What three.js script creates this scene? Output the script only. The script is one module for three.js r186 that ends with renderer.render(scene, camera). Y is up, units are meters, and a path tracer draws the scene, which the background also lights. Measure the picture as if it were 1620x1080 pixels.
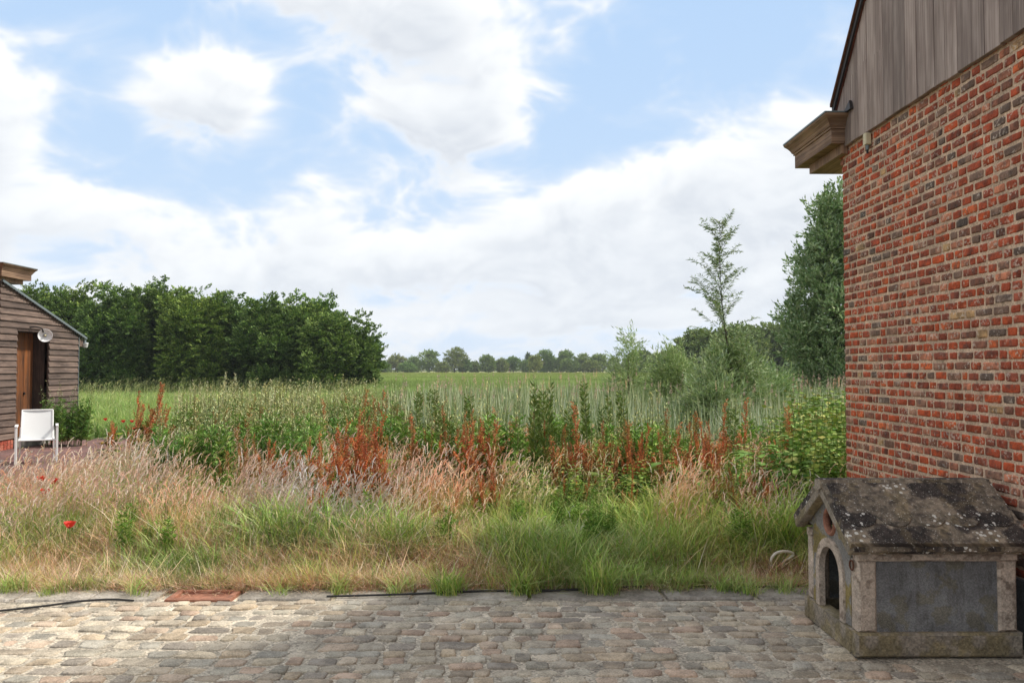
import * as THREE from 'three';
import { mergeGeometries, toCreasedNormals } from 'three/addons/utils/BufferGeometryUtils.js';

// ---------------------------------------------------------------- camera, exposure
const scene = new THREE.Scene();
const FOCAL = 1300;                                   // in pixels of a 1080 pixel high picture
const camera = new THREE.PerspectiveCamera(2 * Math.atan(540 / FOCAL) * 180 / Math.PI, 1024 / 682, 0.1, 4000);
camera.position.set(0, 1.6, 0);
camera.rotation.order = 'YXZ';
camera.rotation.set(Math.atan(43 / FOCAL), -Math.atan(10 / FOCAL), 0);
const renderer = new THREE.WebGLRenderer({ antialias: true });
renderer.setSize(1024, 682);
renderer.toneMapping = THREE.LinearToneMapping;
renderer.toneMappingExposure = 1.08;
renderer.shadowMap.enabled = true;

// ---------------------------------------------------------------- sun
const sunWay = new THREE.Vector3(0.85, 1, -0.22).normalize();
const sun = new THREE.DirectionalLight(new THREE.Color(1, 0.94, 0.84), 4.3);
sun.name = 'sun';
sun.position.copy(sunWay).multiplyScalar(60);
sun.castShadow = true;
sun.shadow.radius = 9;
sun.shadow.mapSize.set(4096, 4096);
Object.assign(sun.shadow.camera, { left: -70, right: 70, top: 70, bottom: -70, near: 1, far: 200 });
scene.add(sun, sun.target);

// ---------------------------------------------------------------- random numbers and noise
function rng(seed) {
  let s = seed >>> 0;
  return () => { s = (s + 0x6d2b79f5) | 0; let t = Math.imul(s ^ (s >>> 15), 1 | s); t = (t + Math.imul(t ^ (t >>> 7), 61 | t)) ^ t; return ((t ^ (t >>> 14)) >>> 0) / 4294967296; };
}
const PERM = new Uint8Array(512);
{
  const r = rng(77), p = Array.from({ length: 256 }, (_, i) => i);
  for (let i = 255; i > 0; i--) { const j = Math.floor(r() * (i + 1)); [p[i], p[j]] = [p[j], p[i]]; }
  for (let i = 0; i < 512; i++) PERM[i] = p[i & 255];
}
const { clamp, smoothstep: sstep, lerp } = THREE.MathUtils;
const fade = (t) => t * t * t * (t * (t * 6 - 15) + 10);
function grad3(h, x, y, z) {
  h &= 15; const u = h < 8 ? x : y, v = h < 4 ? y : h === 12 || h === 14 ? x : z;
  return ((h & 1) ? -u : u) + ((h & 2) ? -v : v);
}
function noise3(x, y, z) {
  const fx = Math.floor(x), fy = Math.floor(y), fz = Math.floor(z), X = fx & 255, Y = fy & 255, Z = fz & 255;
  x -= fx; y -= fy; z -= fz;
  const u = fade(x), v = fade(y), w = fade(z), A = PERM[X] + Y, B = PERM[X + 1] + Y;
  const AA = PERM[A] + Z, AB = PERM[A + 1] + Z, BA = PERM[B] + Z, BB = PERM[B + 1] + Z;
  return lerp3(w,
    lerp3(v, lerp3(u, grad3(PERM[AA], x, y, z), grad3(PERM[BA], x - 1, y, z)), lerp3(u, grad3(PERM[AB], x, y - 1, z), grad3(PERM[BB], x - 1, y - 1, z))),
    lerp3(v, lerp3(u, grad3(PERM[AA + 1], x, y, z - 1), grad3(PERM[BA + 1], x - 1, y, z - 1)), lerp3(u, grad3(PERM[AB + 1], x, y - 1, z - 1), grad3(PERM[BB + 1], x - 1, y - 1, z - 1))));
}
function lerp3(t, a, b) { return a + t * (b - a); }
function fbm3(x, y, z, n) { let s = 0, a = 0.5; for (let i = 0; i < n; i++) { s += a * noise3(x, y, z); x *= 2.03; y *= 2.03; z *= 2.03; a *= 0.5; } return s; }
// noise that repeats after `per` cells, for tiling textures
function pnoise(x, y, per, seed = 0) {
  const fx = Math.floor(x), fy = Math.floor(y), w = (a) => ((a % per) + per) % per;
  const h = (a, b) => PERM[(PERM[(w(a) + seed) & 255] + w(b) + seed * 3) & 255] / 255;
  const u = fade(x - fx), v = fade(y - fy);
  return lerp3(v, lerp3(u, h(fx, fy), h(fx + 1, fy)), lerp3(u, h(fx, fy + 1), h(fx + 1, fy + 1)));
}
function pfbm(u, v, per, n, seed = 0) { let s = 0, a = 0.5, t = 0; for (let i = 0; i < n; i++) { s += a * pnoise(u * per, v * per, per, seed + i * 17); t += a; a *= 0.55; per *= 2; } return s / t; }
const lin1 = (c) => (c <= 0.04045 ? c / 12.92 : ((c + 0.055) / 1.055) ** 2.4);
const S = (r, g, b) => [lin1(r / 255), lin1(g / 255), lin1(b / 255)];      // sRGB 0..255 to linear
const col = (a) => new THREE.Color().setRGB(a[0], a[1], a[2]);

// ---------------------------------------------------------------- sky: blue air with broken cumulus, computed for every direction
{
  const W = 4096, H = 2048, H0 = H / 2, R = H / 2;
  const D = new Float32Array(W * R), deg = Math.PI / 180, r = rng(5);
  // cloud banks: [azimuth to the right of north, elevation, half width, half height, strength], degrees
  const bank = [
    [-4.5, 21.5, 6.6, 4.8, 1.0], [-1.5, 18.2, 3.4, 2.6, .65], [-7.5, 17.6, 3.6, 2.4, .7], [-9.5, 25.5, 7.5, 3.2, .75], [-15.5, 24.0, 4.2, 1.7, .45],
    [-20.5, 18.6, 4.2, 2.4, .95], [-19.5, 15.6, 3.6, 2.2, .6], [-23.5, 16.4, 2.4, 2.2, .5], [-17.4, 18.6, 2.0, 1.3, .4], [-33.6, 15.6, 3.6, 2.1, .9], [-32.0, 13.2, 3.0, 1.6, .42], [-28.5, 10.2, 6.5, 1.9, .72], [-33, 8.6, 7, 2.2, .6],
    [6.2, 24.4, 2.4, 1.3, .62], [4.6, 22.0, 1.6, .9, .3], [-0.8, 15.9, 1.8, .8, .45], [-9.5, 13.4, 5, 1.4, .42], [-4.5, 12.5, 5, 1.6, .4],
    [13.5, 13.2, 5.4, 2.4, .9], [19.5, 12.6, 5.5, 3.4, .9], [25, 13.5, 6, 5.0, .9], [10, 10.4, 9, 2.8, .75], [2.5, 11.3, 4, 2.2, .75], [-8, 8.4, 8.5, 2.6, .85], [-17, 7.0, 5.5, 2.2, .65], [4, 6.8, 9, 2.2, .6], [16, 7.4, 8, 2.2, .7],
    [-2, 3.4, 12, 1.4, .5], [-24, 4.4, 8, 1.6, .55], [12, 3.8, 10, 1.3, .5], [26, 6, 6, 3, .6],
  ];
  for (let i = 0; i < 260; i++) {                    // the same kind of clouds in the rest of the sky
    const el = 2 + 66 * r() ** 1.5, az = -180 + 360 * r(), s = 1 + el / 40;
    if (Math.abs(az) < 38 && el < 31) continue;
    bank.push([az, el, (4 + 6 * r()) * s / Math.max(.4, Math.cos(el * deg)), (1.8 + 2.6 * r()) * s, .5 + .5 * r()]);
  }
  for (let y = 0; y < R; y++) {
    const el = (y + .5) / R * 90, near = bank.filter((b) => Math.abs(el - b[1]) < b[3] * 2.4), se = Math.sin(el * deg), ce = Math.cos(el * deg), f = 5.2 / (.55 + .9 * se), low = sstep(el, 0, 13);
    for (let x = 0; x < W; x++) {
      const az = (x + .5) / W * 360 - 90, a = az * deg, dx = Math.sin(a) * ce, dz = -Math.cos(a) * ce, py = se * 1.55;
      const wx = noise3(dx * 9 + 3, py * 9, dz * 9) * .05, wy = noise3(dx * 9, py * 9 + 7, dz * 9) * .05;
      const X = (dx + wx) * f, Y = (py + wy) * f, Z = dz * f;
      let n = fbm3(X * 1.4, Y * 1.4 * 1.15, Z * 1.4, 6);
      n += (.30 - Math.abs(noise3(X * 3.2 + 9, Y * 3.2, Z * 3.2))) * .38 + (.3 - Math.abs(noise3(X * 8 + 9, Y * 8, Z * 8))) * .14 + noise3(X * 17, Y * 17, Z * 17) * .05;
      let c = -.48 + (1 - low) * .42;
      for (const b of near) {
        let da = az - b[0]; da -= 360 * Math.round(da / 360);
        const q = (da / b[2]) ** 2 + ((el - b[1]) / b[3]) ** 2;
        if (q < 5.5) c += b[4] * Math.exp(-q * .9);
      }
      D[y * W + x] = clamp(c, -.6, .72) + n * 1.08;
    }
  }
  const data = new Float32Array(W * H * 4), at = (x, y) => D[clamp(y, 0, R - 1) * W + ((x + W) % W)];
  const horizon = S(232, 238, 244);
  for (let y = 0; y < H; y++) for (let x = 0; x < W; x++) {
    const o = (y * W + x) * 4; data[o + 3] = 1;
    if (y < H0) { data[o] = horizon[0] * .5; data[o + 1] = horizon[1] * .5; data[o + 2] = horizon[2] * .48; continue; }
    const yy = y - H0, el = (yy + .5) / R * 90, d = at(x, yy), air = Math.exp(-el / 11), t = Math.exp(-el / 34);
    const blue = [lerp(lerp(.38, .50, t), .77, air * .75), lerp(lerp(.57, .69, t), .84, air * .75), lerp(lerp(.87, .93, t), .93, air * .7)];
    const cover = sstep(d, -.09, .42) * lerp(.97, .86, air), veil = sstep(d, -.45, .25) * .30;
    // light reaching the cloud from above: how much cloud lies over this direction
    let over = 0; for (let k = 1; k <= 6; k++) over += Math.max(0, at(x + k * 3, yy + k * 6) - .05);
    const shade = clamp(over / 6 * .32 * sstep(d, .05, .6), 0, .2), glow = clamp((d - .1) * .09, 0, .05);
    const up = clamp((at(x + 5, yy + 9) - d) * .15, -.03, .035) + clamp((at(x + 14, yy + 26) - d) * .09, -.035, .045), lit = -up * sstep(d, .0, .35);
    const white = [.93 + lit + glow - shade * 1.05, .943 + lit * .94 + glow - shade * .95, .955 + lit * .8 + glow * .7 - shade * .72];
    for (let c = 0; c < 3; c++) { const v = lerp(blue[c], .95, veil); data[o + c] = lerp(v, lerp(white[c], [.80, .845, .90][c], air * .55), cover); }
  }
  const sky = new THREE.DataTexture(data, W, H, THREE.RGBAFormat, THREE.FloatType);
  sky.mapping = THREE.EquirectangularReflectionMapping;
  sky.magFilter = THREE.LinearFilter;
  sky.needsUpdate = true;
  scene.background = sky;
  scene.environment = sky;
}
// ---------------------------------------------------------------- naming, meshes, shapes
const used = new Map();
function numbered(name) { const n = used.get(name) ?? 0; used.set(name, n + 1); return n ? name + '_' + String(n).padStart(3, '0') : name; }
function tag(o, label, category, group, kind) { if (label) o.userData.label = label; if (category) o.userData.category = category; if (group) o.userData.group = group; if (kind) o.userData.kind = kind; return o; }
function thing(name, label, category, at = [0, 0, 0], turn = 0, group) {
  const g = new THREE.Group(); g.name = numbered(name); g.position.set(...at); g.rotation.y = turn; scene.add(g);
  return tag(g, label, category, group);
}
function part(name, geo, mat, parent, kind) {
  const m = new THREE.Mesh(geo, mat); m.name = parent === scene ? numbered(name) : name; m.castShadow = m.receiveShadow = true;
  if (kind) m.userData.kind = kind; parent.add(m); return m;
}
function structure(name, geo, mat, label) { const m = part(name, geo, mat, scene); m.userData.kind = 'structure'; if (label) m.userData.label = label; return m; }
function copyOf(o, at, turn, scale, label) {
  const c = o.clone(); c.name = numbered(o.name.replace(/_\d{3}$/, '')); c.userData = { ...o.userData }; c.position.set(...at); c.rotation.y = turn; c.scale.setScalar(scale); if (label) c.userData.label = label; scene.add(c); return c;
}
// collects triangles with colours
class GB {
  constructor() { this.p = []; this.c = []; this.u = []; this.i = []; }
  get n() { return this.p.length / 3; }
  v(x, y, z, c, u = 0, w = 0) { this.p.push(x, y, z); this.c.push(c[0], c[1], c[2]); this.u.push(u, w); return this.n - 1; }
  quad(a, b, c, d) { this.i.push(a, b, c, a, c, d); }
  tri(a, b, c) { this.i.push(a, b, c); }
  // a grass blade: bends over towards `turn`
  blade(x, y, z, turn, h, lean, w, c, segs = 3, facing = turn + 1.57) {
    const dx = Math.cos(turn), dz = Math.sin(turn), fx = Math.cos(facing) * w / 2, fz = Math.sin(facing) * w / 2; let last = null;
    for (let k = 0; k < segs; k++) {
      const t = k / segs, b = lean * t * t, yy = y + h * (t - .35 * Math.min(1, lean / h) * t * t), q = 1 - .55 * t;
      const a = [this.v(x + dx * b - fx * q, yy, z + dz * b - fz * q, c), this.v(x + dx * b + fx * q, yy, z + dz * b + fz * q, c)];
      if (last) this.quad(last[0], last[1], a[1], a[0]);
      last = a;
    }
    const tip = this.v(x + dx * lean, y + h * (1 - .35 * Math.min(1, lean / h)), z + dz * lean, c);
    this.tri(last[0], last[1], tip);
  }
  // a leaf: folded diamond from point p along direction d
  leaf(p, d, len, w, c, r, fold = .25) {
    let ux = r() - .5, uy = r() * .8, uz = r() - .5; const dl = Math.hypot(...d) || 1, d0 = d[0] / dl, d1 = d[1] / dl, d2 = d[2] / dl;
    let sx = d1 * uz - d2 * uy, sy = d2 * ux - d0 * uz, sz = d0 * uy - d1 * ux; const sl = Math.hypot(sx, sy, sz) || 1; sx *= w / 2 / sl; sy *= w / 2 / sl; sz *= w / 2 / sl;
    const m = len * .45, nx = (d1 * sz - d2 * sy), ny = (d2 * sx - d0 * sz), nz = (d0 * sy - d1 * sx), q = fold;
    const a = this.v(...p, c), b = this.v(p[0] + d0 * m + sx + nx * q, p[1] + d1 * m + sy + ny * q, p[2] + d2 * m + sz + nz * q, c);
    const e = this.v(p[0] + d0 * len, p[1] + d1 * len, p[2] + d2 * len, c), f = this.v(p[0] + d0 * m - sx + nx * q, p[1] + d1 * m - sy + ny * q, p[2] + d2 * m - sz + nz * q, c);
    this.tri(a, b, e); this.tri(a, e, f);
  }
  // a tapered tube through points [x, y, z, radius]
  tube(pts, c, sides = 5) {
    let last = null;
    pts.forEach((q, k) => {
      const n = pts[Math.min(k + 1, pts.length - 1)], b = pts[Math.max(k - 1, 0)], t = new THREE.Vector3(n[0] - b[0], n[1] - b[1], n[2] - b[2]).normalize();
      const s = new THREE.Vector3(t.z, 0, -t.x); if (s.lengthSq() < 1e-4) s.set(1, 0, 0); s.normalize(); const o = new THREE.Vector3().crossVectors(t, s), ring = [];
      for (let j = 0; j < sides; j++) { const a = j / sides * 2 * Math.PI, ca = Math.cos(a) * q[3], sa = Math.sin(a) * q[3]; ring.push(this.v(q[0] + s.x * ca + o.x * sa, q[1] + s.y * ca + o.y * sa, q[2] + s.z * ca + o.z * sa, c, j / sides, k)); }
      if (last) for (let j = 0; j < sides; j++) this.quad(last[j], last[(j + 1) % sides], ring[(j + 1) % sides], ring[j]);
      last = ring;
    });
  }
  build(flat) {
    let g = new THREE.BufferGeometry();
    g.setAttribute('position', new THREE.Float32BufferAttribute(this.p, 3)); g.setAttribute('color', new THREE.Float32BufferAttribute(this.c, 3)); g.setAttribute('uv', new THREE.Float32BufferAttribute(this.u, 2));
    g.setIndex(this.i); if (flat) g = g.toNonIndexed(); g.computeVertexNormals(); return g;
  }
}
// a box with chamfered edges and uv in metres; x0..x1 etc are its bounds
function box(x0, x1, y0, y1, z0, z1, ch = .004) {
  const sx = x1 - x0, sy = y1 - y0, sz = z1 - z0; ch = Math.min(ch, sx / 3, sy / 3, sz / 3);
  const sh = new THREE.Shape(); const a = sx / 2 - ch, b = sy / 2 - ch;
  sh.moveTo(-a, -b); sh.lineTo(a, -b); sh.lineTo(a, b); sh.lineTo(-a, b);
  const g = new THREE.ExtrudeGeometry(sh, { depth: sz - 2 * ch, bevelEnabled: true, bevelSize: ch, bevelThickness: ch, bevelSegments: 1 });
  g.translate((x0 + x1) / 2, (y0 + y1) / 2, z0 + ch); return worldUV(g);
}
// uv in metres from the main direction of each face
function worldUV(g, turn) {
  if (g.index) g = g.toNonIndexed(); g.computeVertexNormals();
  const p = g.attributes.position, n = g.attributes.normal, uv = new Float32Array(p.count * 2);
  for (let k = 0; k < p.count; k++) {
    const ax = Math.abs(n.getX(k)), ay = Math.abs(n.getY(k)), az = Math.abs(n.getZ(k));
    let u, v; if (ax >= ay && ax >= az) { u = p.getZ(k); v = p.getY(k); } else if (ay >= az) { u = p.getX(k); v = p.getZ(k); } else { u = p.getX(k); v = p.getY(k); }
    uv[k * 2] = turn ? v : u; uv[k * 2 + 1] = turn ? u : v;
  }
  g.setAttribute('uv', new THREE.BufferAttribute(uv, 2)); return g;
}
// a solid from a polygon in one plane, pushed along an axis: axis 'x' takes points [z, y]
function prismX(pts, x0, x1, ch = 0) {
  const sh = new THREE.Shape(pts.map(([z, y]) => new THREE.Vector2(-z, y)));
  const g = new THREE.ExtrudeGeometry(sh, { depth: x1 - x0 - 2 * ch, bevelEnabled: ch > 0, bevelSize: ch, bevelOffset: -ch, bevelThickness: ch, bevelSegments: 1 });
  g.rotateY(Math.PI / 2); g.translate(x0 + ch, 0, 0); return worldUV(g);
}
function tex(w, h, fn, srgb = true) {
  const d = new Uint8Array(w * h * 4);
  for (let y = 0; y < h; y++) for (let x = 0; x < w; x++) { const c = fn(x / w, y / h), o = (y * w + x) * 4; d[o] = clamp(c[0], 0, 255); d[o + 1] = clamp(c[1], 0, 255); d[o + 2] = clamp(c[2], 0, 255); d[o + 3] = 255; }
  const t = new THREE.DataTexture(d, w, h); t.wrapS = t.wrapT = THREE.RepeatWrapping; t.magFilter = THREE.LinearFilter; if (srgb) t.colorSpace = THREE.SRGBColorSpace; t.needsUpdate = true; return t;
}
const rep = (t, x, y = x) => { const c = t.clone(); c.repeat.set(1 / x, 1 / y); c.needsUpdate = true; return c; };   // one repeat every x metres
const grey = (f) => (u, v) => { const k = f(u, v) * 255; return [k, k, k]; };
const std = (o) => new THREE.MeshStandardMaterial({ roughness: .9, ...o });
const mixc = (a, b, t) => [lerp(a[0], b[0], t), lerp(a[1], b[1], t), lerp(a[2], b[2], t)];
// ---------------------------------------------------------------- surface textures
const fleckTex = tex(512, 512, (u, v) => {
  const a = pfbm(u, v, 10, 5, 3), b = pfbm(u, v, 42, 3, 8), m = pfbm(u, v, 5, 2, 21);
  const white = sstep(b, .525, .60) * sstep(m, .40, .56), dark = sstep(pfbm(u, v, 30, 3, 31), .60, .72) * .22, k = 216 + (a - .5) * 150;
  return [lerp(k, 255, white) * (1 - dark), lerp(k, 255, white) * (1 - dark), lerp(k * .98, 255, white) * (1 - dark)];
});
const roughBump = tex(512, 512, grey((u, v) => .5 + (pfbm(u, v, 16, 5, 4) - .5) * .9), false);
const grainBump = tex(512, 512, grey((u, v) => pfbm(u, v, 64, 3, 14)), false);
const mortarTex = tex(512, 512, (u, v) => { const a = pfbm(u, v, 6, 4, 2), b = pfbm(u, v, 70, 2, 9), k = .98 + (a - .5) * .36 + (b - .5) * .3; return [206 * k, 178 * k, 152 * k]; });
const stoneTex = tex(512, 512, (u, v) => { const a = pfbm(u, v, 6, 5, 12), b = pfbm(u, v, 64, 2, 19), k = 226 + (a - .5) * 110 + (b - .5) * 70; return [k, k * .99, k * .97]; });
const woodTex = (light, dark, seed) => tex(512, 512, (u, v) => {
  const s = pfbm(u, v * .06, 48, 3, seed) * .42 + pnoise(u * 160, v * 5, 160, seed + 2) * .2 + pfbm(u, v, 5, 4, seed + 5) * .62, t = sstep(s, .36, .88);
  const fl = sstep(pnoise(u * 200, v * 14, 200, seed + 9), .9, 1) * .5;
  return [lerp(lerp(dark[0], light[0], t), 225, fl), lerp(lerp(dark[1], light[1], t), 215, fl), lerp(lerp(dark[2], light[2], t), 205, fl)];
});
const gableWood = woodTex([172, 157, 149], [126, 111, 104], 3), shedWood = woodTex([122, 104, 94], [70, 58, 52], 40), corniceWood = woodTex([156, 126, 100], [100, 76, 58], 60), doorWood = woodTex([140, 86, 44], [74, 48, 30], 80);
const woodBump = tex(512, 512, grey((u, v) => pnoise(u * 128, v * 4, 128, 5) * .6 + pfbm(u, v * .1, 64, 2, 6) * .4), false);

const M = {
  brick: std({ vertexColors: true, map: rep(fleckTex, 1.0), bumpMap: rep(roughBump, .22), bumpScale: .006, roughness: .92 }),
  mortar: std({ map: rep(mortarTex, .7), bumpMap: rep(roughBump, .25), bumpScale: .007, roughness: 1 }),
  plinthRender: std({ color: col(S(104, 106, 110)), map: rep(stoneTex, .6), bumpMap: rep(grainBump, .3), bumpScale: .002 }),
  gable: [.92, 1.04, 1.16, .80].map((k) => std({ map: rep(gableWood, .5, 2.4), color: col([k, k * .985, k * .97]), bumpMap: rep(woodBump, .5, 2.4), bumpScale: .002, roughness: .85 })),
  shed: [.86, 1.0, 1.14, .72].map((k) => std({ map: rep(shedWood, .6, 2.6), color: col([k, k * .97, k * .95]), bumpMap: rep(woodBump, .6, 2.6), bumpScale: .003, roughness: .85 })),
  cornice: std({ map: rep(corniceWood, .5, 2.2), bumpMap: rep(woodBump, .5, 2.2), bumpScale: .0015, roughness: .75 }),
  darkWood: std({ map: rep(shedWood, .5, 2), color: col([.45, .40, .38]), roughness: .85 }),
  door: [.9, 1.05, .78].map((k) => std({ map: rep(doorWood, .5, 2.2), color: col([k, k * .95, k * .9]), roughness: .6 })),
  zinc: std({ color: col(S(120, 130, 132)), roughness: .5, metalness: .4 }),
  darkMetal: std({ color: col(S(52, 48, 47)), roughness: .5, metalness: .3 }),
  roofTile: std({ color: col(S(110, 62, 48)), map: rep(stoneTex, .8) }),
  white: std({ color: col([.80, .80, .79]), roughness: .45 }),
  sling: std({ color: col([.74, .75, .75]), bumpMap: rep(grainBump, .08), bumpScale: .0006, roughness: .8 }),
  iron: std({ color: col(S(48, 46, 46)), roughness: .6, metalness: .5 }),
  rust: std({ color: col(S(110, 72, 52)), map: rep(stoneTex, .1), roughness: .9 }),
  beige: std({ color: col(S(206, 194, 160)), roughness: .5 }),
  rubber: std({ color: col(S(36, 34, 33)), roughness: .6 }),
  hose: std({ color: col(S(214, 206, 190)), roughness: .5 }),
  terracotta: std({ color: col(S(172, 120, 98)), map: rep(stoneTex, .3), bumpMap: rep(grainBump, .2), bumpScale: .001, roughness: .9 }),
  enamel: new THREE.MeshPhysicalMaterial({ color: col([.9, .9, .9]), roughness: .4, clearcoat: .5 }),
};

// ---------------------------------------------------------------- ground
{
  const soil = tex(1024, 1024, (u, v) => {
    const a = pfbm(u, v, 6, 5, 1), b = pfbm(u, v, 60, 3, 5), c = pfbm(u, v, 14, 3, 9);
    const m = mixc([118, 100, 70], [98, 108, 58], sstep(c, .4, .62)), k = .62 + (a - .5) * .5 + (b - .5) * .6; return [m[0] * k * 1.1, m[1] * k * 1.1, m[2] * k * 1.1];
  });
  const disc = new THREE.CircleGeometry(2600, 96); disc.rotateX(-Math.PI / 2); disc.translate(0, -.03, 0); worldUV(disc);
  structure('ground', worldUV(disc), std({ map: rep(soil, 5), bumpMap: rep(roughBump, 1.7), bumpScale: .05, roughness: 1 }), 'earthy meadow ground reaching to the horizon');

  // the green crop beyond the reeds: a low, slightly rolling top of the crop
  const crop = tex(1024, 1024, (u, v) => {
    const a = pfbm(u, v, 5, 4, 51), b = pfbm(u, v, 120, 2, 55), row = .5 + .5 * Math.sin(u * Math.PI * 2 * 40 + 3 * pfbm(u, v, 6, 2, 3));
    const k = .86 + (a - .5) * .3 + (b - .5) * .5 + row * .05, m = mixc([122, 148, 88], [148, 164, 106], sstep(a, .35, .65)); return [m[0] * k, m[1] * k, m[2] * k];
  });
  const sheet = (x0, x1, z0, z1, nx, nz, y, bump) => {
    const g = new THREE.PlaneGeometry(x1 - x0, z1 - z0, nx, nz); g.rotateX(-Math.PI / 2); g.translate((x0 + x1) / 2, y, (z0 + z1) / 2);
    const p = g.attributes.position, uv = g.attributes.uv; for (let k = 0; k < p.count; k++) { p.setY(k, y + bump * noise3(p.getX(k) * .06, 3, p.getZ(k) * .06)); uv.setXY(k, p.getX(k), p.getZ(k)); } g.computeVertexNormals(); return g;
  };
  structure('crop_field', sheet(-14, 260, -268, -40, 90, 80, .0, .03), std({ map: rep(crop, 22), bumpMap: rep(roughBump, 2.2), bumpScale: .25, roughness: 1 }), 'flat green crop field stretching to the far trees');
  const dry = tex(512, 512, (u, v) => { const a = pfbm(u, v, 8, 4, 71), b = pfbm(u, v, 80, 2, 75), k = .85 + (a - .5) * .4 + (b - .5) * .4; return [178 * k, 176 * k, 122 * k]; });
  structure('field_margin', sheet(-90, 300, -420, -268, 60, 20, .12, .1), std({ map: rep(dry, 18), bumpMap: rep(roughBump, 3), bumpScale: .2, roughness: 1 }), 'pale strip of ripening grass below the far trees');
  const lawn = tex(512, 512, (u, v) => { const a = pfbm(u, v, 8, 4, 81), b = pfbm(u, v, 90, 2, 85), k = .8 + (a - .5) * .4 + (b - .5) * .6; return [92 * k, 124 * k, 60 * k]; });
  structure('mown_grass_strip', sheet(-60, -6, -56, -44.5, 40, 20, -.012, .008), std({ map: rep(lawn, 4), bumpMap: rep(roughBump, .8), bumpScale: .06, roughness: 1 }), 'mown green strip in front of the dense trees');
}

// ---------------------------------------------------------------- cobbled yard
{
  const r = rng(101), bedTex = tex(1024, 1024, (u, v) => { const a = pfbm(u, v, 7, 5, 41), b = pfbm(u, v, 120, 2, 45), k = .78 + (a - .5) * .5 + (b - .5) * .5; return [222 * k, 208 * k, 186 * k]; });
  const bedShape = new THREE.PlaneGeometry(13, 5.3, 150, 62); bedShape.rotateX(-Math.PI / 2); bedShape.translate(-3.5, 0, -3.1);
  const bp = bedShape.attributes.position; for (let k = 0; k < bp.count; k++) bp.setY(k, -.0075 + .012 * fbm3(bp.getX(k) * 1.1, 5, bp.getZ(k) * 1.1, 3) + .004 * noise3(bp.getX(k) * 9, 2, bp.getZ(k) * 9));
  const uv = bedShape.attributes.uv; for (let k = 0; k < bp.count; k++) uv.setXY(k, bp.getX(k), bp.getZ(k)); bedShape.computeVertexNormals();
  const yard = structure('cobbled_yard', bedShape, std({ map: rep(bedTex, 1.3), bumpMap: rep(roughBump, .3), bumpScale: .008, roughness: 1 }), 'sandy bedding of the cobbled yard');
  const stoneMat = std({ vertexColors: true, map: rep(stoneTex, .45), bumpMap: rep(roughBump, .18), bumpScale: .006, roughness: .8 });
  const tones = [[192, 180, 162], [196, 182, 160], [182, 172, 156], [192, 174, 150], [194, 174, 154], [174, 168, 156], [202, 190, 170], [184, 168, 148], [190, 166, 146], [166, 156, 144], [188, 180, 164], [180, 166, 148]];
  const shapes = [];
  function stone(x0, x1, z0, z1) {
    const cx = (x0 + x1) / 2, cz = (z0 + z1) / 2, hw = (x1 - x0) / 2, hd = (z1 - z0) / 2, g = new GB(), n = 10, c0 = tones[Math.floor(r() * tones.length)], l = .92 + r() * .2;
    const c = S(c0[0] * l, c0[1] * l, c0[2] * l), rings = [], top = -.007 + r() * .011, tx = (r() - .5) * .05, tz = (r() - .5) * .05, off = r() * 3;
    const wob = Array.from({ length: n }, () => 1 + (r() - .5) * .4);
    for (const [q, y] of [[1.0, -.035], [.97, -.004], [.80, .003]]) {
      const ring = []; for (let k = 0; k < n; k++) { const a = k / n * 2 * Math.PI + .3, ca = Math.cos(a), sa = Math.sin(a), e = .42, px = Math.sign(ca) * Math.abs(ca) ** e * hw * q * wob[k], pz = Math.sign(sa) * Math.abs(sa) ** e * hd * q * wob[k]; ring.push(g.v(cx + px, top + y + px * tx + pz * tz, cz + pz, c, cx + px + off, cz + pz + off)); } rings.push(ring);
    }
    for (let q = 0; q < 2; q++) for (let k = 0; k < n; k++) g.quad(rings[q][k], rings[q + 1][k], rings[q + 1][(k + 1) % n], rings[q][(k + 1) % n]);
    const m = g.v(cx, top + .004 + (r() - .5) * .006, cz, c, cx + off, cz + off); for (let k = 0; k < n; k++) g.tri(rings[2][k], m, rings[2][(k + 1) % n]);
    const px = 800 + cx / -cz * FOCAL, py = 583 + 1.6 / -cz * FOCAL, seen = px > 5 && px < 1615 && py > 600 && py < 1076 && !(cx > 1.85 && cz < -4.5);
    shapes.push({ geo: g.build(), size: seen ? (hw * hd) / -(cz ** 3) : 0 });
  }
  let z = -5.72, row = 0;
  while (z < -2.6) {
    const d = .088 + r() * .042; let x = -7.5 + r() * .2;
    while (x < 3.0) { const w = .085 + r() * .10 + (r() < .12 ? .05 : 0), sk = .035 * Math.sin(x * 1.3 + row * .4) + (r() - .5) * .016; if (!(x > 1.88 && z + d / 2 < -4.5 && z + d / 2 > -5.46)) stone(x, Math.min(x + w, 2.99), z + sk, z + d + sk); x += w + .014 + r() * .012; }
    z += d + .014; row++;
  }
  shapes.sort((a, b) => b.size - a.size);
  shapes.forEach((s, k) => { if (k < 300) { const m = part(k ? 'cobble_' + String(k).padStart(3, '0') : 'cobble', s.geo, stoneMat, yard); } });
  part('cobbles', mergeGeometries(shapes.slice(300).map((s) => s.geo)), stoneMat, yard, 'stuff');

  // stone edging between yard and meadow, each slab a piece
  const slabMat = [1, .9, 1.08].map((k) => std({ color: col(S(176 * k, 168 * k, 158 * k)), map: rep(stoneTex, .8), bumpMap: rep(roughBump, .35), bumpScale: .012, roughness: .9 }));
  const under = new THREE.PlaneGeometry(12, .42); under.rotateX(-Math.PI / 2); under.translate(-3, -.017, -5.93);
  const kerb = structure('stone_edging', worldUV(under), std({ map: rep(bedTex, 1.1), roughness: 1 }), 'strip of worn stone slabs edging the cobbles');
  let x = -8.6;
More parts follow.
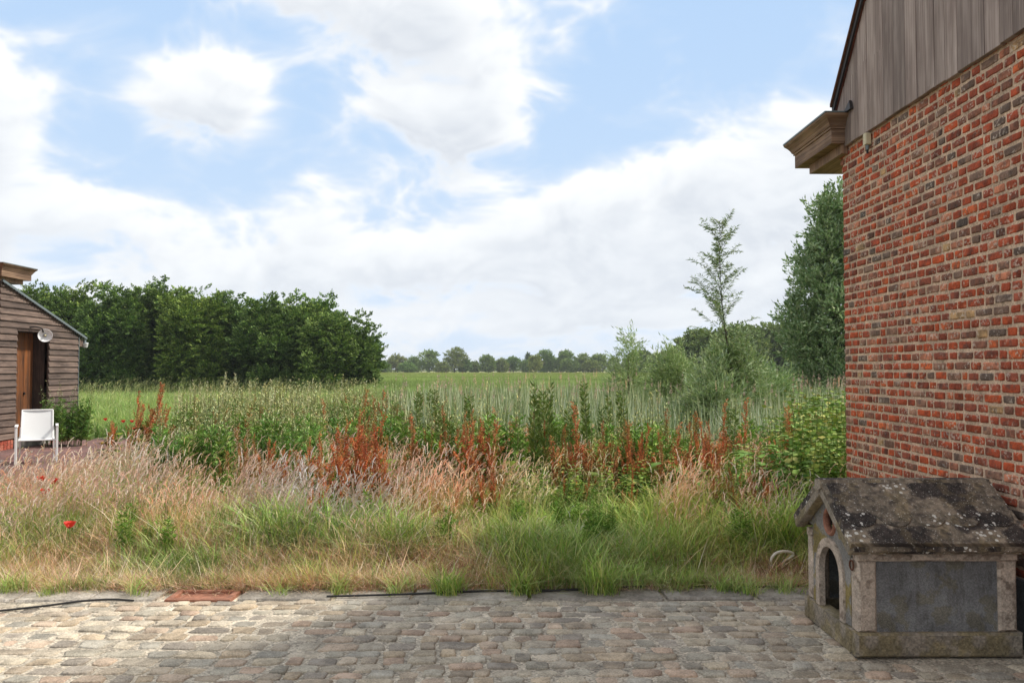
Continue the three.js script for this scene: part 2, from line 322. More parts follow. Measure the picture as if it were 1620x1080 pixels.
  while (x < 2.9) {
    const w = .42 + r() * .5, z0 = -6.02 - r() * .06, z1 = -5.745 - r() * .02;
    if (x + w > -2.42 && x < -1.86) { x = x < -2.45 ? x : -1.86; if (x < -2.45) { part('slab', tilted(x, -2.44, z0, z1, r), slabMat[0], kerb); x = -1.86; } continue; }
    part('slab', tilted(x, Math.min(x + w, 2.93), z0, z1, r), slabMat[Math.floor(r() * 3)], kerb); x += w + .012 + r() * .03;
  }
  function tilted(x0, x1, z0, z1, r) { const g = box(x0, x1, -.06, -.004 + r() * .012, z0, z1, .012), p = g.attributes.position; for (let k = 0; k < p.count; k++) { const q = noise3(p.getX(k) * 5, 1, p.getZ(k) * 9) * .012; p.setX(k, p.getX(k) + q); p.setZ(k, p.getZ(k) + q * .8); } g.computeVertexNormals(); return g; }

  // terracotta tray let into the edging
  const tray = thing('terracotta_tray', 'square terracotta tray sunk into the stone edging', 'tray', [-2.13, 0, -5.87]);
  const rim = new THREE.Shape([[-.22, -.125], [.22, -.125], [.22, .125], [-.22, .125]].map((q) => new THREE.Vector2(...q))); rim.holes.push(new THREE.Path([[-.19, -.1], [-.19, .1], [.19, .1], [.19, -.1]].map((q) => new THREE.Vector2(...q))));
  const rg = new THREE.ExtrudeGeometry(rim, { depth: .05, bevelEnabled: true, bevelSize: .006, bevelThickness: .006, bevelSegments: 2 }); rg.rotateX(-Math.PI / 2); rg.translate(0, -.046, 0);
  part('rim', worldUV(rg), M.terracotta, tray); part('floor', box(-.195, .195, -.03, -.0125, -.105, .105), M.terracotta, tray);

  // irrigation pipe along the edging, in two pieces
  const pipe = (name, pts, label) => { const c = new THREE.CatmullRomCurve3(pts.map((q) => new THREE.Vector3(...q))); tag(part(name, new THREE.TubeGeometry(c, 90, .0075, 7), M.rubber, scene), label, 'pipe'); };
  pipe('irrigation_pipe', [[-3.9, .012, -5.36], [-3.4, .012, -5.45], [-3.1, .012, -5.58], [-2.9, .016, -5.68], [-2.72, .014, -5.73], [-2.55, .014, -5.70]], 'black pipe end lying on cobbles beside terracotta tray');
  pipe('irrigation_pipe', [[-1.25, .012, -5.80], [-.7, .016, -5.84], [-.2, .014, -5.92], [.3, .014, -5.93], [.75, .016, -6.0], [1.3, .012, -6.06], [1.9, .012, -6.03], [2.3, .012, -6.05]], 'long thin black pipe along the grass edge of the cobbles');
}

// ---------------------------------------------------------------- brick house with boarded gable, right
const house = thing('brick_house', 'old red brick house with boarded gable and wooden cornice', 'house', [2.98, 0, -7.2]);
const rake = (z) => 3.92 + 1.19 * (z <= -2.98 ? z + 7.2 : 1.24 - z);
{
  const P = (g) => g.translate(-2.98, 0, 7.2), r = rng(202);
  // wall core: its face is the mortar, 6 mm behind the brick faces
  const wall = part('gable_wall', P(prismX([[-7.194, 0], [1.24, 0], [1.24, 3.6], [-2.98, 8.6], [-7.194, 3.6]], 2.988, 3.28)), M.mortar, house);
  part('wall', P(box(3.281, 11.5, 0, 3.6, -7.19, -6.9)), M.mortar, house); part('wall', P(box(3.281, 11.5, 0, 3.6, .95, 1.24)), M.mortar, house); part('wall', P(box(11.2, 11.5, 0, 3.6, -6.899, .949)), M.mortar, house);
  part('plinth', P(box(2.962, 2.987, -.02, .385, -7.21, 1.2, .006)), M.plinthRender, house);
  const tones = [[[206, 92, 50], 7], [[194, 88, 54], 8], [[184, 86, 56], 6], [[170, 90, 66], 5], [[158, 104, 82], 3.6], [[146, 116, 98], 1.8], [[130, 108, 94], 1], [[200, 160, 114], .7], [[206, 132, 100], 2.8], [[216, 108, 62], 1.8], [[176, 130, 106], 3]], total = tones.reduce((s, t) => s + t[1], 0);
  const brickMats = tones.map(([c], i) => std({ vertexColors: true, bumpMap: rep(roughBump, .22), bumpScale: .006, roughness: .92, map: rep(tex(256, 256, (u, v) => {
    const a = pfbm(u, v, 8, 5, 3 + i * 5), k = .94 + (a - .5) * .7, lime = sstep(pfbm(u, v, 26, 3, 8 + i * 3), .56, .64) * sstep(pfbm(u, v, 4, 2, 21 + i), .44, .62) * .7, soot = sstep(pfbm(u, v, 9, 3, 61 + i), .60, .72) * .4;
    return mixc(mixc([c[0] * k, c[1] * k, c[2] * k], [96, 80, 74], soot), [222, 206, 190], lime);
  }), .42) }));
  const bricks = [];
  const oneBrick = (z0, z1, y0, y1, out = 0) => {
    let q = r() * total, tone = 0; for (let i = 0; i < tones.length; i++) if ((q -= tones[i][1]) < 0) { tone = i; break; }
    const l = .76 + r() * .22, g = new GB(), A = [l, l, l], two = r() < .2, Bt = two ? [l * .62, l * .66, l * .7] : A, u0 = r() * 4, v0 = r() * 4, cut = r();
    const X = 2.9835 - out - r() * .0025, nz = 5, ny = 3, idx = [];
    for (let j = 0; j <= ny; j++) for (let k = 0; k <= nz; k++) {
      const s = k / nz, t = j / ny, edge = (k === 0 || k === nz || j === 0 || j === ny), corner = (k === 0 || k === nz) && (j === 0 || j === ny);
      const ss = k === 1 ? .07 : k === nz - 1 ? .93 : s, tt = j === 1 ? .18 : j === 2 ? .82 : t, z = lerp(z0, z1, ss) + (edge ? (r() - .5) * .006 : 0), y = lerp(y0, y1, tt) + (edge ? (r() - .5) * .005 : 0);
      const cz = corner ? lerp(z, (z0 + z1) / 2, .035) : z, cy = corner ? lerp(y, (y0 + y1) / 2, .12) : y, c = (two && (s > cut)) ? Bt : A;
      idx.push(g.v(X + (edge ? .003 : 0) + (r() - .5) * .0025, cy, cz, c, z + u0, y + v0));
    }
    const at = (k, j) => idx[j * (nz + 1) + k];
    for (let j = 0; j < ny; j++) for (let k = 0; k < nz; k++) g.quad(at(k, j), at(k + 1, j), at(k + 1, j + 1), at(k, j + 1));
    const ring = []; for (let k = 0; k <= nz; k++) ring.push(at(k, 0)); for (let j = 1; j <= ny; j++) ring.push(at(nz, j)); for (let k = nz - 1; k >= 0; k--) ring.push(at(k, ny)); for (let j = ny - 1; j > 0; j--) ring.push(at(0, j));
    const back = ring.map((i) => g.v(2.996, g.p[i * 3 + 1], g.p[i * 3 + 2], A, g.u[i * 2] + .01, g.u[i * 2 + 1]));
    for (let k = 0; k < ring.length; k++) { const m = (k + 1) % ring.length; g.quad(ring[m], ring[k], back[k], back[m]); }
    const zc = (z0 + z1) / 2, yc = (y0 + y1) / 2, px = 800 + 2.98 / -zc * FOCAL, py = 583 + (1.6 - yc) / -zc * FOCAL;
    const hid = py > 745 + (px - 1320) * .32 - 6 && px < 1605, seen = px < 1616 && py > 0 && !hid;
    bricks.push({ geo: P(g.build()), tone, size: seen ? (z1 - z0) / -(zc ** 3) : 0 });
  };
  let y = .392, course = 0;
  while (y < 3.56) {
    const h = .0462 + (r() - .5) * .005, corbel = y > 3.36; let z = -7.2 - (corbel ? .03 + (y > 3.43 ? .02 : 0) : 0) + (r() - .5) * .016;
    let head = course % 2 === 0;
    z += 0; let first = true;
    while (z < -2.2) {
      let w = head ? .076 + r() * .03 : .125 + r() * .055; if (first && course % 2) w = .13; if (r() < .12) w *= .55 + r() * .25;
      oneBrick(z, z + w, y + (r() - .5) * .006, y + h + (r() - .5) * .005, corbel && first ? .004 : 0);
      z += w + .019 + (r() - .5) * .009; head = r() < .78 ? !head : head; first = false;
    }
    y += .0668; course++;
  }
  bricks.sort((a, b) => b.size - a.size);
  bricks.slice(0, 300).forEach((b, k) => part(k ? 'brick_' + String(k).padStart(3, '0') : 'brick', b.geo, brickMats[b.tone], wall));
  const rest = brickMats.map((m, i) => bricks.slice(300).filter((b) => b.tone === i).map((b) => b.geo)); part('bricks', mergeGeometries(rest.map((l) => mergeGeometries(l)), true), brickMats, wall, 'stuff');

  // upright boards of the gable
  let z = -7.215, k = 0; const cl = new THREE.Group(); cl.name = 'gable_cladding'; house.add(cl);
  while (z < 1.25) {
    const w = .115 + r() * .07, z1 = Math.min(z + w, 1.26), x = 2.944 + r() * .006, bottom = 3.532 + (r() - .5) * .008, a = rake(z) - .02, b = rake(z1) - .02, mid = z < -2.98 && z1 > -2.98;
    const pts = [[z, bottom], [z1 - .006, bottom], [z1 - .006, b], ...(mid ? [[-2.98, rake(-2.98) - .02]] : []), [z, a]];
    const g = P(prismX(pts, x, 2.984, .0025)), uv = g.attributes.uv, off = r() * 5; for (let q = 0; q < uv.count; q++) uv.setXY(q, uv.getX(q) + off, uv.getY(q) + off * 1.7);
    part('board', g, M.gable[Math.floor(r() * 4)], cl); z = z1; k++;
  }
  // roof: two slopes, dark verge strip along the rake
  const slope = (up, lo, hi, x0, x1, m, name, d0, d1) => part(name, P(prismX(up ? [[-7.24, rake(-7.24) + lo], [-2.98, rake(-2.98) + lo], [-2.98, rake(-2.98) + hi], [-7.24, rake(-7.24) + hi]] : [[1.66, rake(1.66) + lo], [1.66, rake(1.66) + hi], [-2.979, rake(-2.98) + hi], [-2.979, rake(-2.98) + lo]], x0, x1)), m, house);
  for (const up of [true, false]) { slope(up, -.015, .08, 2.93, 11.7, M.roofTile, 'roof_slope'); slope(up, -.02, .055, 2.912, 2.929, M.darkMetal, 'verge_strip'); slope(up, .056, .085, 2.895, 2.929, M.rust, 'verge_cap'); }
  cornice(house, P, 1, 2.98, 11.5, -7.05, -7.95, 3.555, M.cornice);
  const flash = P(prismX([[-7.0, 3.80], [-6.86, 3.80], [-6.93, 3.80], [-6.905, 3.87]].slice(0, 2).concat([[-6.88, 3.875]]), 2.915, 2.94)); part('flashing', flash, M.darkMetal, house);

  const box1 = thing('outdoor_sensor', 'small beige sensor box fixed below the gable boards', 'sensor', [2.955, 3.47, -6.63]);
  part('housing', box(-.025, .024, -.045, .05, -.028, .028, .006), M.beige, box1);
  const nz = new THREE.CylinderGeometry(.016, .012, .04, 12); nz.translate(0, -.064, 0); part('nozzle', nz, M.zinc, box1); const tip = new THREE.CylinderGeometry(.009, .009, .03, 10); tip.translate(0, -.099, 0); part('tip', tip, M.iron, box1);
}
// moulded box cornice: a loft of rectangles, side = +1 when the house lies to the right of its gable
function cornice(owner, P, side, xw, xe, zn, zf, y0, mat) {
  const prof = [[0, 0], [0, .122], [.012, .126], [.012, .143], [.022, .147], [.026, .158], [.036, .178], [.054, .202], [.074, .222], [.082, .232], [.082, .244]], x0 = xw - side * .15;
  const rings = prof.map(([o, y]) => [[x0 - side * o, y0 + y, zn + o], [xe, y0 + y, zn + o], [xe, y0 + y, zf - o], [x0 - side * o, y0 + y, zf - o]]);
  const g = new GB(), c = [1, 1, 1], corner = (q) => g.v(q[0], q[1], q[2], c);
  for (let k = 0; k < rings.length - 1; k++) for (let e = 0; e < 4; e++) { const A = rings[k][e], B = rings[k][(e + 1) % 4], C = rings[k + 1][(e + 1) % 4], Dd = rings[k + 1][e]; g.quad(corner(A), corner(B), corner(C), corner(Dd)); }
  g.quad(...rings[0].map(corner)); g.quad(...rings[rings.length - 1].map(corner));
  part('cornice', P(worldUV(toCreasedNormals(g.build(true), .5), true)), mat, owner);
  const o = .088, T = y0 + .2445, xs = [x0 - side * o, xe].sort((a, b) => a - b); part('zinc_lip', P(box(xs[0], xs[1], T, T + .014, zf - o, zn + o, .005)), M.zinc, owner);
  const bx = [xw - side * .055, xw + side * .3].sort((a, b) => a - b); part('cornice_beam', P(box(bx[0], bx[1], y0 - .085, y0 - .002, zf + .12, zn - .02, .004)), mat, owner);
}

// ---------------------------------------------------------------- stone dog kennel
{
  const rd = rng(88), dots = Array.from({ length: 420 }, () => { const x = rd(), y = rd(); return [x, y, pfbm(x, y, 4, 2, 88) > .46 ? .003 + .014 * rd() ** 2.5 : .002 + .004 * rd()]; });
  const lichen = tex(1024, 1024, (u, v) => {
    const a = pfbm(u, v, 4, 5, 91), b = pfbm(u, v, 30, 3, 95), dk = sstep(pfbm(u, v, 5, 4, 97), .46, .62), wh = sstep(pfbm(u, v, 26, 2, 99), .70, .76) * sstep(pfbm(u, v, 4, 2, 88), .38, .58), wf = sstep(pfbm(u, v, 110, 2, 29), .74, .80), och = sstep(pfbm(u, v, 7, 3, 93), .58, .72);
    let m = mixc([138, 124, 106], [66, 58, 53], dk); m = mixc(m, [150, 130, 92], och * .4); const k = .9 + (a - .5) * .5 + (b - .5) * .6; m = [m[0] * k, m[1] * k, m[2] * k];
    let w2 = 0; for (const [x, y, q] of dots) { let dx = Math.abs(u - x), dy = Math.abs(v - y); if (dx < .04 && dy < .04) w2 = Math.max(w2, sstep(q * (.7 + b * .6) - Math.hypot(dx, dy), 0, .004)); } return mixc(mixc(m, [226, 222, 212], w2 * .9), [206, 200, 188], wf * .5);
  });
  const pale = tex(512, 512, (u, v) => { const a = pfbm(u, v, 5, 5, 61), b = pfbm(u, v, 60, 2, 65), st = sstep(pfbm(u, v, 9, 3, 67), .55, .72), k = .88 + (a - .5) * .4 + (b - .5) * .3; const m = mixc([208, 190, 172], [146, 128, 112], st * .8); return [m[0] * k, m[1] * k, m[2] * k]; });
  const mossy = tex(512, 512, (u, v) => { const a = pfbm(u, v, 5, 5, 33), b = pfbm(u, v, 60, 2, 35), ms = sstep(pfbm(u, v, 4, 4, 37), .44, .64), k = .88 + (a - .5) * .5 + (b - .5) * .35; const m = mixc([162, 150, 134], [146, 130, 88], ms * .6); return [m[0] * k, m[1] * k, m[2] * k]; });
  const renderTex = tex(512, 512, (u, v) => { const a = pfbm(u, v, 4, 4, 22), b = pfbm(u, v, 90, 2, 25), drip = sstep(pfbm(u, v * .25, 14, 3, 28) * .7 + pfbm(u, v, 4, 3, 29) * .3, .54, .68), och = sstep(pfbm(u, v, 5, 4, 49), .55, .68), k = .98 + (a - .5) * .35 + (b - .5) * .35, m = mixc(mixc([148, 148, 148], [92, 88, 84], drip * .28), [132, 120, 84], och * .35); return [m[0] * k, m[1] * k, m[2] * k]; });
  const mk = (t, s, b = .006) => std({ map: rep(t, s), bumpMap: rep(roughBump, .2), bumpScale: b, roughness: .95 });
  const roofM = mk(lichen, .75, .008), paleM = mk(pale, .5), mossM = mk(mossy, .6), rendM = std({ map: rep(renderTex, .5), bumpMap: rep(grainBump, .12), bumpScale: .006, roughness: .95 });
  const kn = thing('stone_dog_kennel', 'weathered stone dog kennel with arched doorway and lichened roof', 'kennel', [2.41, .003, -4.985]);
  const L = .445, Wd = .385;                                 // half length (x) and half width (z) of the walls
  const add = (n, g, m, p = kn) => part(n, g, m, p), bx = (x0, x1, y0, y1, z0, z1, ch = .008) => box(x0, x1, y0, y1, z0, z1, ch);
  // plinth: four stones, open in the middle
  add('plinth_stone', bx(-L - .02, L + .02, 0, .132, Wd - .06, Wd + .02, .012), mossM); add('plinth_stone', bx(-L - .02, L + .02, 0, .132, -Wd - .02, -Wd + .06, .012), mossM);
  add('plinth_stone', bx(-L - .02, -L + .06, 0, .128, -Wd + .063, Wd - .063, .012), mossM); add('plinth_stone', bx(L - .06, L + .02, 0, .13, -Wd + .063, Wd - .063, .012), mossM);
  add('floor', bx(-L + .063, L - .063, .0, .06, -Wd + .063, Wd - .063), mossM);
  // front with arch and round window (faces -x)
  const fr = new THREE.Shape(); fr.moveTo(-Wd + .1, .133); fr.lineTo(-.206, .133); fr.lineTo(-.206, .365); fr.absarc(0, .365, .206, Math.PI, 0, true); fr.lineTo(.206, .133); fr.lineTo(Wd - .1, .133); fr.lineTo(Wd - .1, .6); fr.lineTo(Wd - .02, .605); fr.lineTo(0, .85); fr.lineTo(-Wd + .02, .605); fr.lineTo(-Wd + .1, .6); fr.closePath();
  const eye = new THREE.Path(); eye.absarc(0, .675, .07, 0, 2 * Math.PI, true); fr.holes.push(eye);
  const faceX = (s, depth, x, ch = .004, curve = 16) => { const g = new THREE.ExtrudeGeometry(s, { depth, bevelEnabled: ch > 0, bevelSize: ch, bevelThickness: ch, bevelSegments: 2, curveSegments: curve }); g.rotateY(-Math.PI / 2); g.translate(x + depth, 0, 0); return worldUV(g); };
  add('front_wall', faceX(fr, .03, -L, 0), std({ map: rep(tex(512, 512, (u, v) => { const a = pfbm(u, v, 4, 4, 22), b = pfbm(u, v, 90, 2, 25), o = sstep(pfbm(u, v, 5, 4, 44), .50, .62), k = .9 + (a - .5) * .5 + (b - .5) * .3, m = mixc([168, 164, 158], [172, 150, 80], o * .8); return [m[0] * k, m[1] * k, m[2] * k]; }), .8), bumpMap: rep(grainBump, .12), bumpScale: .006, roughness: .95 }));
  const su = new THREE.Shape(); su.moveTo(-.205, .133); su.lineTo(-.205, .365); su.absarc(0, .365, .205, Math.PI, 0, true); su.lineTo(.205, .133); su.lineTo(.158, .133); su.lineTo(.158, .365); su.absarc(0, .365, .158, 0, Math.PI, false); su.lineTo(-.158, .133); su.closePath();
  add('arch_surround', faceX(su, .034, -L - .012, .004), paleM);
  const ring = new THREE.TorusGeometry(.074, .014, 10, 36); ring.scale(1, 1, 1.6); ring.rotateY(Math.PI / 2); ring.translate(-L + .006, .675, 0); add('round_window_ring', worldUV(ring), M.terracotta);
  const back = new THREE.Shape([[-Wd + .02, .133], [Wd - .02, .133], [Wd - .02, .605], [0, .85], [-Wd + .02, .605]].map((q) => new THREE.Vector2(...q))); add('back_wall', faceX(back, .05, L - .052, 0), rendM);
  for (const s of [1, -1]) {
    const zs = (a, b) => [s * a, s * b].sort((p, q) => p - q);
    add('side_panel', bx(-L + .10, L - .10, .128, .524, ...zs(Wd - .055, Wd - .018), .002), rendM);
    add('corner_post', bx(-L, -L + .104, .133, .522, ...zs(Wd - .104, Wd), .012), paleM); add('corner_post', bx(L - .104, L, .133, .522, ...zs(Wd - .104, Wd), .012), paleM);
    add('frieze', bx(-L - .004, L + .004, .524, .572, ...zs(Wd - .07, Wd + .006), .008), paleM);
    // roof slope with a scalloped upper course
    const e = new THREE.Vector3(0, .606, s * (Wd + .05)), q = new THREE.Vector3(0, .895, 0), run = Math.hypot(q.y - e.y, e.z), ang = Math.atan2(q.y - e.y, Math.abs(e.z));
    const place = (g) => { g.rotateX(-Math.PI / 2 + 0); if (s < 0) g.rotateY(Math.PI); g.rotateX(s * (ang)); g.translate(0, e.y, e.z); return g; };
    const R0 = L + .065, slab = new THREE.Shape([[-R0, 0], [R0, 0], [R0, run], [-R0, run]].map((p) => new THREE.Vector2(...p)));
    const ext = (shape, d, ch) => new THREE.ExtrudeGeometry(shape, { depth: d, bevelEnabled: true, bevelSize: ch, bevelOffset: -ch, bevelThickness: ch, bevelSegments: 2, curveSegments: 8 });
    const uvFlat = (g, off) => { const p = g.attributes.position, uv = g.attributes.uv; for (let k = 0; k < p.count; k++) uv.setXY(k, p.getX(k) + p.getZ(k) + off, p.getY(k) + off); return g; };
    add('roof_slab', place(uvFlat(ext(slab, .034, .005), 3 + s)), roofM);
    const sc = new THREE.Shape(); sc.moveTo(-R0 + .02, run - .02); sc.lineTo(-R0 + .02, run * .42); const n = 5, wS = (2 * R0 - .04) / n;
    for (let k = 0; k < n; k++) { const cx = -R0 + .02 + wS * (k + .5); sc.absarc(cx, run * .42, wS / 2 - .002, Math.PI, 2 * Math.PI, false); }
    sc.lineTo(R0 - .02, run - .02); sc.closePath();
    const g2 = ext(sc, .009, .003); g2.translate(0, 0, .034); add('scalloped_course', place(uvFlat(g2, .37 + s)), roofM);
    add('eave_moulding', bx(-L - .062, L + .05, .574, .628, ...zs(Wd + .008, Wd + .062), .016), roofM);
    // rake mouldings along the front gable edge
    const rk = new THREE.Shape([[0, -.05], [run - .01, -.05], [run - .01, .0], [0, .0]].map((p) => new THREE.Vector2(...p))), g3 = new THREE.ExtrudeGeometry(rk, { depth: .05, bevelEnabled: true, bevelSize: .008, bevelOffset: -.008, bevelThickness: .008, bevelSegments: 2 });
    g3.rotateY(s * Math.PI / 2); g3.translate(s > 0 ? -.025 : .025, 0, 0); g3.rotateX(s * ang); g3.translate(-L - .034, e.y, e.z); add('rake_moulding', worldUV(g3), mossM);
  }
  add('ridge_stone', bx(-L - .075, L + .06, .878, .932, -.055, .055, .02), roofM);
  add('pediment_tip', bx(-L - .085, -L - .02, .868, .925, -.04, .04, .015), mossM);
  const ir = new THREE.TorusGeometry(.026, .005, 8, 20); ir.rotateY(Math.PI / 2); ir.translate(-L - .012, .49, Wd - .06); add('iron_ring', ir, M.rust);
}

// ---------------------------------------------------------------- boarded lean-to and brick house end, left
{
  const X = -9.93, r = rng(303), roofY = (z) => 3.25 - .313 * (-z - 16.28);
  const main = thing('brick_barn', 'brick barn end with wooden cornice beyond the boarded shed', 'barn', [X, 0, -16.1]);
  const P = (g) => g.translate(-X, 0, 16.1);
  const wallM = std({ color: col(S(146, 98, 80)), map: rep(fleckTex, .8), bumpMap: rep(roughBump, .3), bumpScale: .01 });
  part('wall', P(prismX([[-16.1, 0], [-9, 0], [-9, 4], [-12.5, 7.0], [-16.1, 3.41]], X - .35, X - .001)), wallM, main); part('wall', P(box(X - 6, X - .352, 0, 3.4, -16.1, -15.8)), wallM, main);
  part('roof_slope', P(prismX([[-16.12, 3.66], [-12.5, 7.3], [-12.5, 7.4], [-16.12, 3.76]], X - 6, X - .05)), M.roofTile, main); part('roof_slope', P(prismX([[-8.4, 3.5], [-8.4, 3.65], [-12.499, 7.4], [-12.499, 7.3]], X - 6, X - .05)), M.roofTile, main);
  cornice(main, P, -1, X, X - 6, -15.95, -16.95, 3.40, M.cornice);

  const shed = thing('boarded_shed', 'weathered timber lean-to shed with overlapping boards and plank door', 'shed', [X, 0, -17.6]);
  const Q = (g) => g.translate(-X, 0, 17.6), Z0 = -16.105, Z1 = -19.07, D0 = -16.7, D1 = -17.85;
  // lap boards: each a thin wedge, its lower edge standing out; cut by the door and by the roof line
  const lap = (za, zb, y0, y1, cutTop) => {
    const zt = cutTop ? Math.max(zb, -(16.28 + (3.25 - y1) / .313)) : zb, zl = cutTop ? Math.max(zb, -(16.28 + (3.25 - y0) / .313)) : zb; if (zl > za - .05) return;
    const g = new GB(), c = [1, 1, 1], t = .016, sag = (r() - .5) * .008, lo = .032 + r() * .012, n = 8, grid = [];
    for (let k = 0; k <= n; k++) {
      const a = lerp(za, zl, k / n), b = lerp(za, Math.min(za, zt), k / n), w = noise3(a * 1.3, y0 * 9, 2) * .008 + sag * k / n;
      grid.push([[X + .004, y1, b], [X + .02, y1, b], [X + lo + t, y0 + w, a], [X + lo, y0 + w, a]]);
    }
    for (let k = 0; k < n; k++) for (let e = 0; e < 4; e++) { const A = grid[k][e], B = grid[k + 1][e], C = grid[k + 1][(e + 1) % 4], D = grid[k][(e + 1) % 4]; g.quad(g.v(...A, c), g.v(...B, c), g.v(...C, c), g.v(...D, c)); }
    g.quad(...grid[0].map((q) => g.v(...q, c))); g.quad(...grid[n].map((q) => g.v(...q, c)));
    const geo = Q(worldUV(g.build(true), true)), uv = geo.attributes.uv, off = r() * 7; for (let k = 0; k < uv.count; k++) uv.setXY(k, uv.getX(k) + off, uv.getY(k) + off);
    part('lap_board', geo, M.shed[Math.floor(r() * 4)], shed);
  };
  for (let y = .20; y < 3.3; y += .131) {
    const top = y + .15, cut = top > roofY(Z1);
    if (y < 2.32) { lap(Z0, D0 + .01, y, top, false); lap(D1 - .01, Z1, y, top, cut); } else lap(Z0, Z1, y, top, cut);
  }
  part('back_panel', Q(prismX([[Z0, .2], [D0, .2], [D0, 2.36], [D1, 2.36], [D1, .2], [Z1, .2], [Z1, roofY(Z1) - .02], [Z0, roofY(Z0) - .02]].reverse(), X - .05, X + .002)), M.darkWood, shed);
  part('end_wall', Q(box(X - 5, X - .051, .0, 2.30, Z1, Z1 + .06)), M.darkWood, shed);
  part('corner_strip', Q(box(X - .01, X + .055, .19, roofY(Z1) - .05, Z1 - .022, Z1 - .002)), M.zinc, shed);
  part('roof', Q(prismX([[Z0, roofY(Z0)], [Z1 - .3, roofY(Z1 - .3)], [Z1 - .3, roofY(Z1 - .3) + .05], [Z0, roofY(Z0) + .05]].reverse(), X - 5, X + .09)), M.zinc, shed);
  for (let k = 0; k < 34; k++) { const z = Z0 - .04 - k * .094, y = roofY(z); part('roof_clip', Q(box(X + .07, X + .094, y - .028, y - .002, z - .016, z + .016, .002)), M.darkMetal, shed); }
  part('fascia', Q(box(X - 5, X + .03, roofY(Z1) - .26, roofY(Z1) - .1, Z1 - .27, Z1 - .025)), M.shed[1], shed);
  // door recess
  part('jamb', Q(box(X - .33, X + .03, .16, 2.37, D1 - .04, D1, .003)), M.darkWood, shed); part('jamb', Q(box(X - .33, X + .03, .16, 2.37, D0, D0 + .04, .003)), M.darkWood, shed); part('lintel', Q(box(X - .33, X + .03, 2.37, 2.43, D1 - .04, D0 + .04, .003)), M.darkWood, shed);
  const door = new THREE.Group(); door.name = 'door'; shed.add(door);
  for (let k = 0; k < 7; k++) { const w = (D0 - D1) / 7, z = D1 + k * w, g = Q(box(X - .335, X - .305 + (k % 2) * .004, .17, 2.365, z + .002, z + w - .002, .004)); part('plank', g, M.door[k % 3], door); }
  part('handle', Q(box(X - .30, X - .25, 1.0, 1.12, D0 - .16, D0 - .13)), M.iron, door); part('latch', Q(box(X - .30, X - .27, 1.05, 1.10, D1 + .30, D1 + .34)), M.iron, door);
  part('threshold', Q(box(X - .36, X + .10, .0, .165, D1 - .02, D0 + .05, .015)), std({ color: col(S(150, 146, 140)), map: rep(stoneTex, .7), bumpMap: rep(roughBump, .3), bumpScale: .01 }), shed);
  const bm = [[196, 104, 84], [180, 86, 66], [206, 122, 100]].map((c) => std({ color: col(S(...c)), map: rep(fleckTex, .6), bumpMap: rep(roughBump, .2), bumpScale: .006 }));
  part('footing', Q(box(X - .05, X + .015, -.02, .19, Z1, D1 - .022)), M.mortar, shed); part('footing', Q(box(X - .05, X + .015, -.02, .19, D0 + .052, Z0)), M.mortar, shed);
  for (const [a, b] of [[D1 - .03, Z1 - .01], [Z0, D0 + .06]]) for (let row = 0; row < 2; row++) for (let z = Math.max(a, b), k = 0; z > Math.min(a, b) + .06; z -= .113, k++) part('plinth_brick', Q(box(X - .01, X + .03, -.005 + row * .097, .085 + row * .097, Math.max(z - .103, Math.min(a, b)), z, .006)), bm[Math.floor(r() * 3)], shed);

  // wall lamp: iron arm and enamel shade turned down towards the yard
  const lamp = thing('wall_lamp', 'round white enamel shade on an iron arm above the plank door', 'lamp', [X + .03, 2.44, -17.12]);
  const arm = new THREE.CatmullRomCurve3([[0, .02, .02], [.10, .03, -.05], [.19, 0, -.12], [.20, -.08, -.16]].map((q) => new THREE.Vector3(...q))); part('arm', new THREE.TubeGeometry(arm, 16, .014, 8), M.iron, lamp);
  const plate = new THREE.CylinderGeometry(.05, .05, .02, 16); plate.rotateZ(Math.PI / 2); plate.translate(-.005, .02, .02); part('wall_plate', plate, M.iron, lamp);
  const prof = [[.018, .10], [.03, .08], [.05, .055], [.10, .03], [.135, .002], [.138, -.004], [.132, -.003], [.098, .022], [.048, .046], [.02, .06]].map((q) => new THREE.Vector2(...q));
  const tiltQ = new THREE.Quaternion().setFromUnitVectors(new THREE.Vector3(0, -1, 0), new THREE.Vector3(.55, -.12, .83).normalize()), put = (g) => { g.applyQuaternion(tiltQ); g.translate(.235, -.145, -.17); return g; };
  const shade = part('shade', put(new THREE.LatheGeometry(prof, 32)), M.enamel, lamp); part('bulb_holder', put(new THREE.CylinderGeometry(.026, .03, .06, 14).translate(0, .045, 0)), M.zinc, shade); part('bulb', put(new THREE.SphereGeometry(.024, 14, 10).translate(0, .006, 0)), M.beige, shade);
  const fl = thing('eave_spotlight', 'small white spotlight under the shed eave corner', 'light', [X + .05, 2.15, -19.36]); const cup = new THREE.CylinderGeometry(.075, .045, .10, 14); cup.rotateX(.15); part('cup', cup, M.white, fl); part('bracket', box(-.02, .02, .04, .12, -.01, .06), M.zinc, fl);

  // clinker terrace and slabs in front of the shed
  const clink = tex(1024, 1024, (u, v) => {
    const row = Math.floor(v * 20), uu = u * 10 + (row % 2) * .5, fx = uu % 1, fy = v * 20 % 1, j = (fx < .04 || fy < .09) ? 1 : 0, h = PERM[(PERM[(Math.floor(uu) % 10) + row * 7 & 255] + row) & 255] / 255, b = pfbm(u, v, 60, 3, 4);
    const m = j ? [150, 136, 122] : mixc([150, 104, 96], [122, 92, 92], h), k = .84 + (b - .5) * .5 + (pfbm(u, v, 5, 3, 8) - .5) * .3; return [m[0] * k, m[1] * k, m[2] * k];
  });
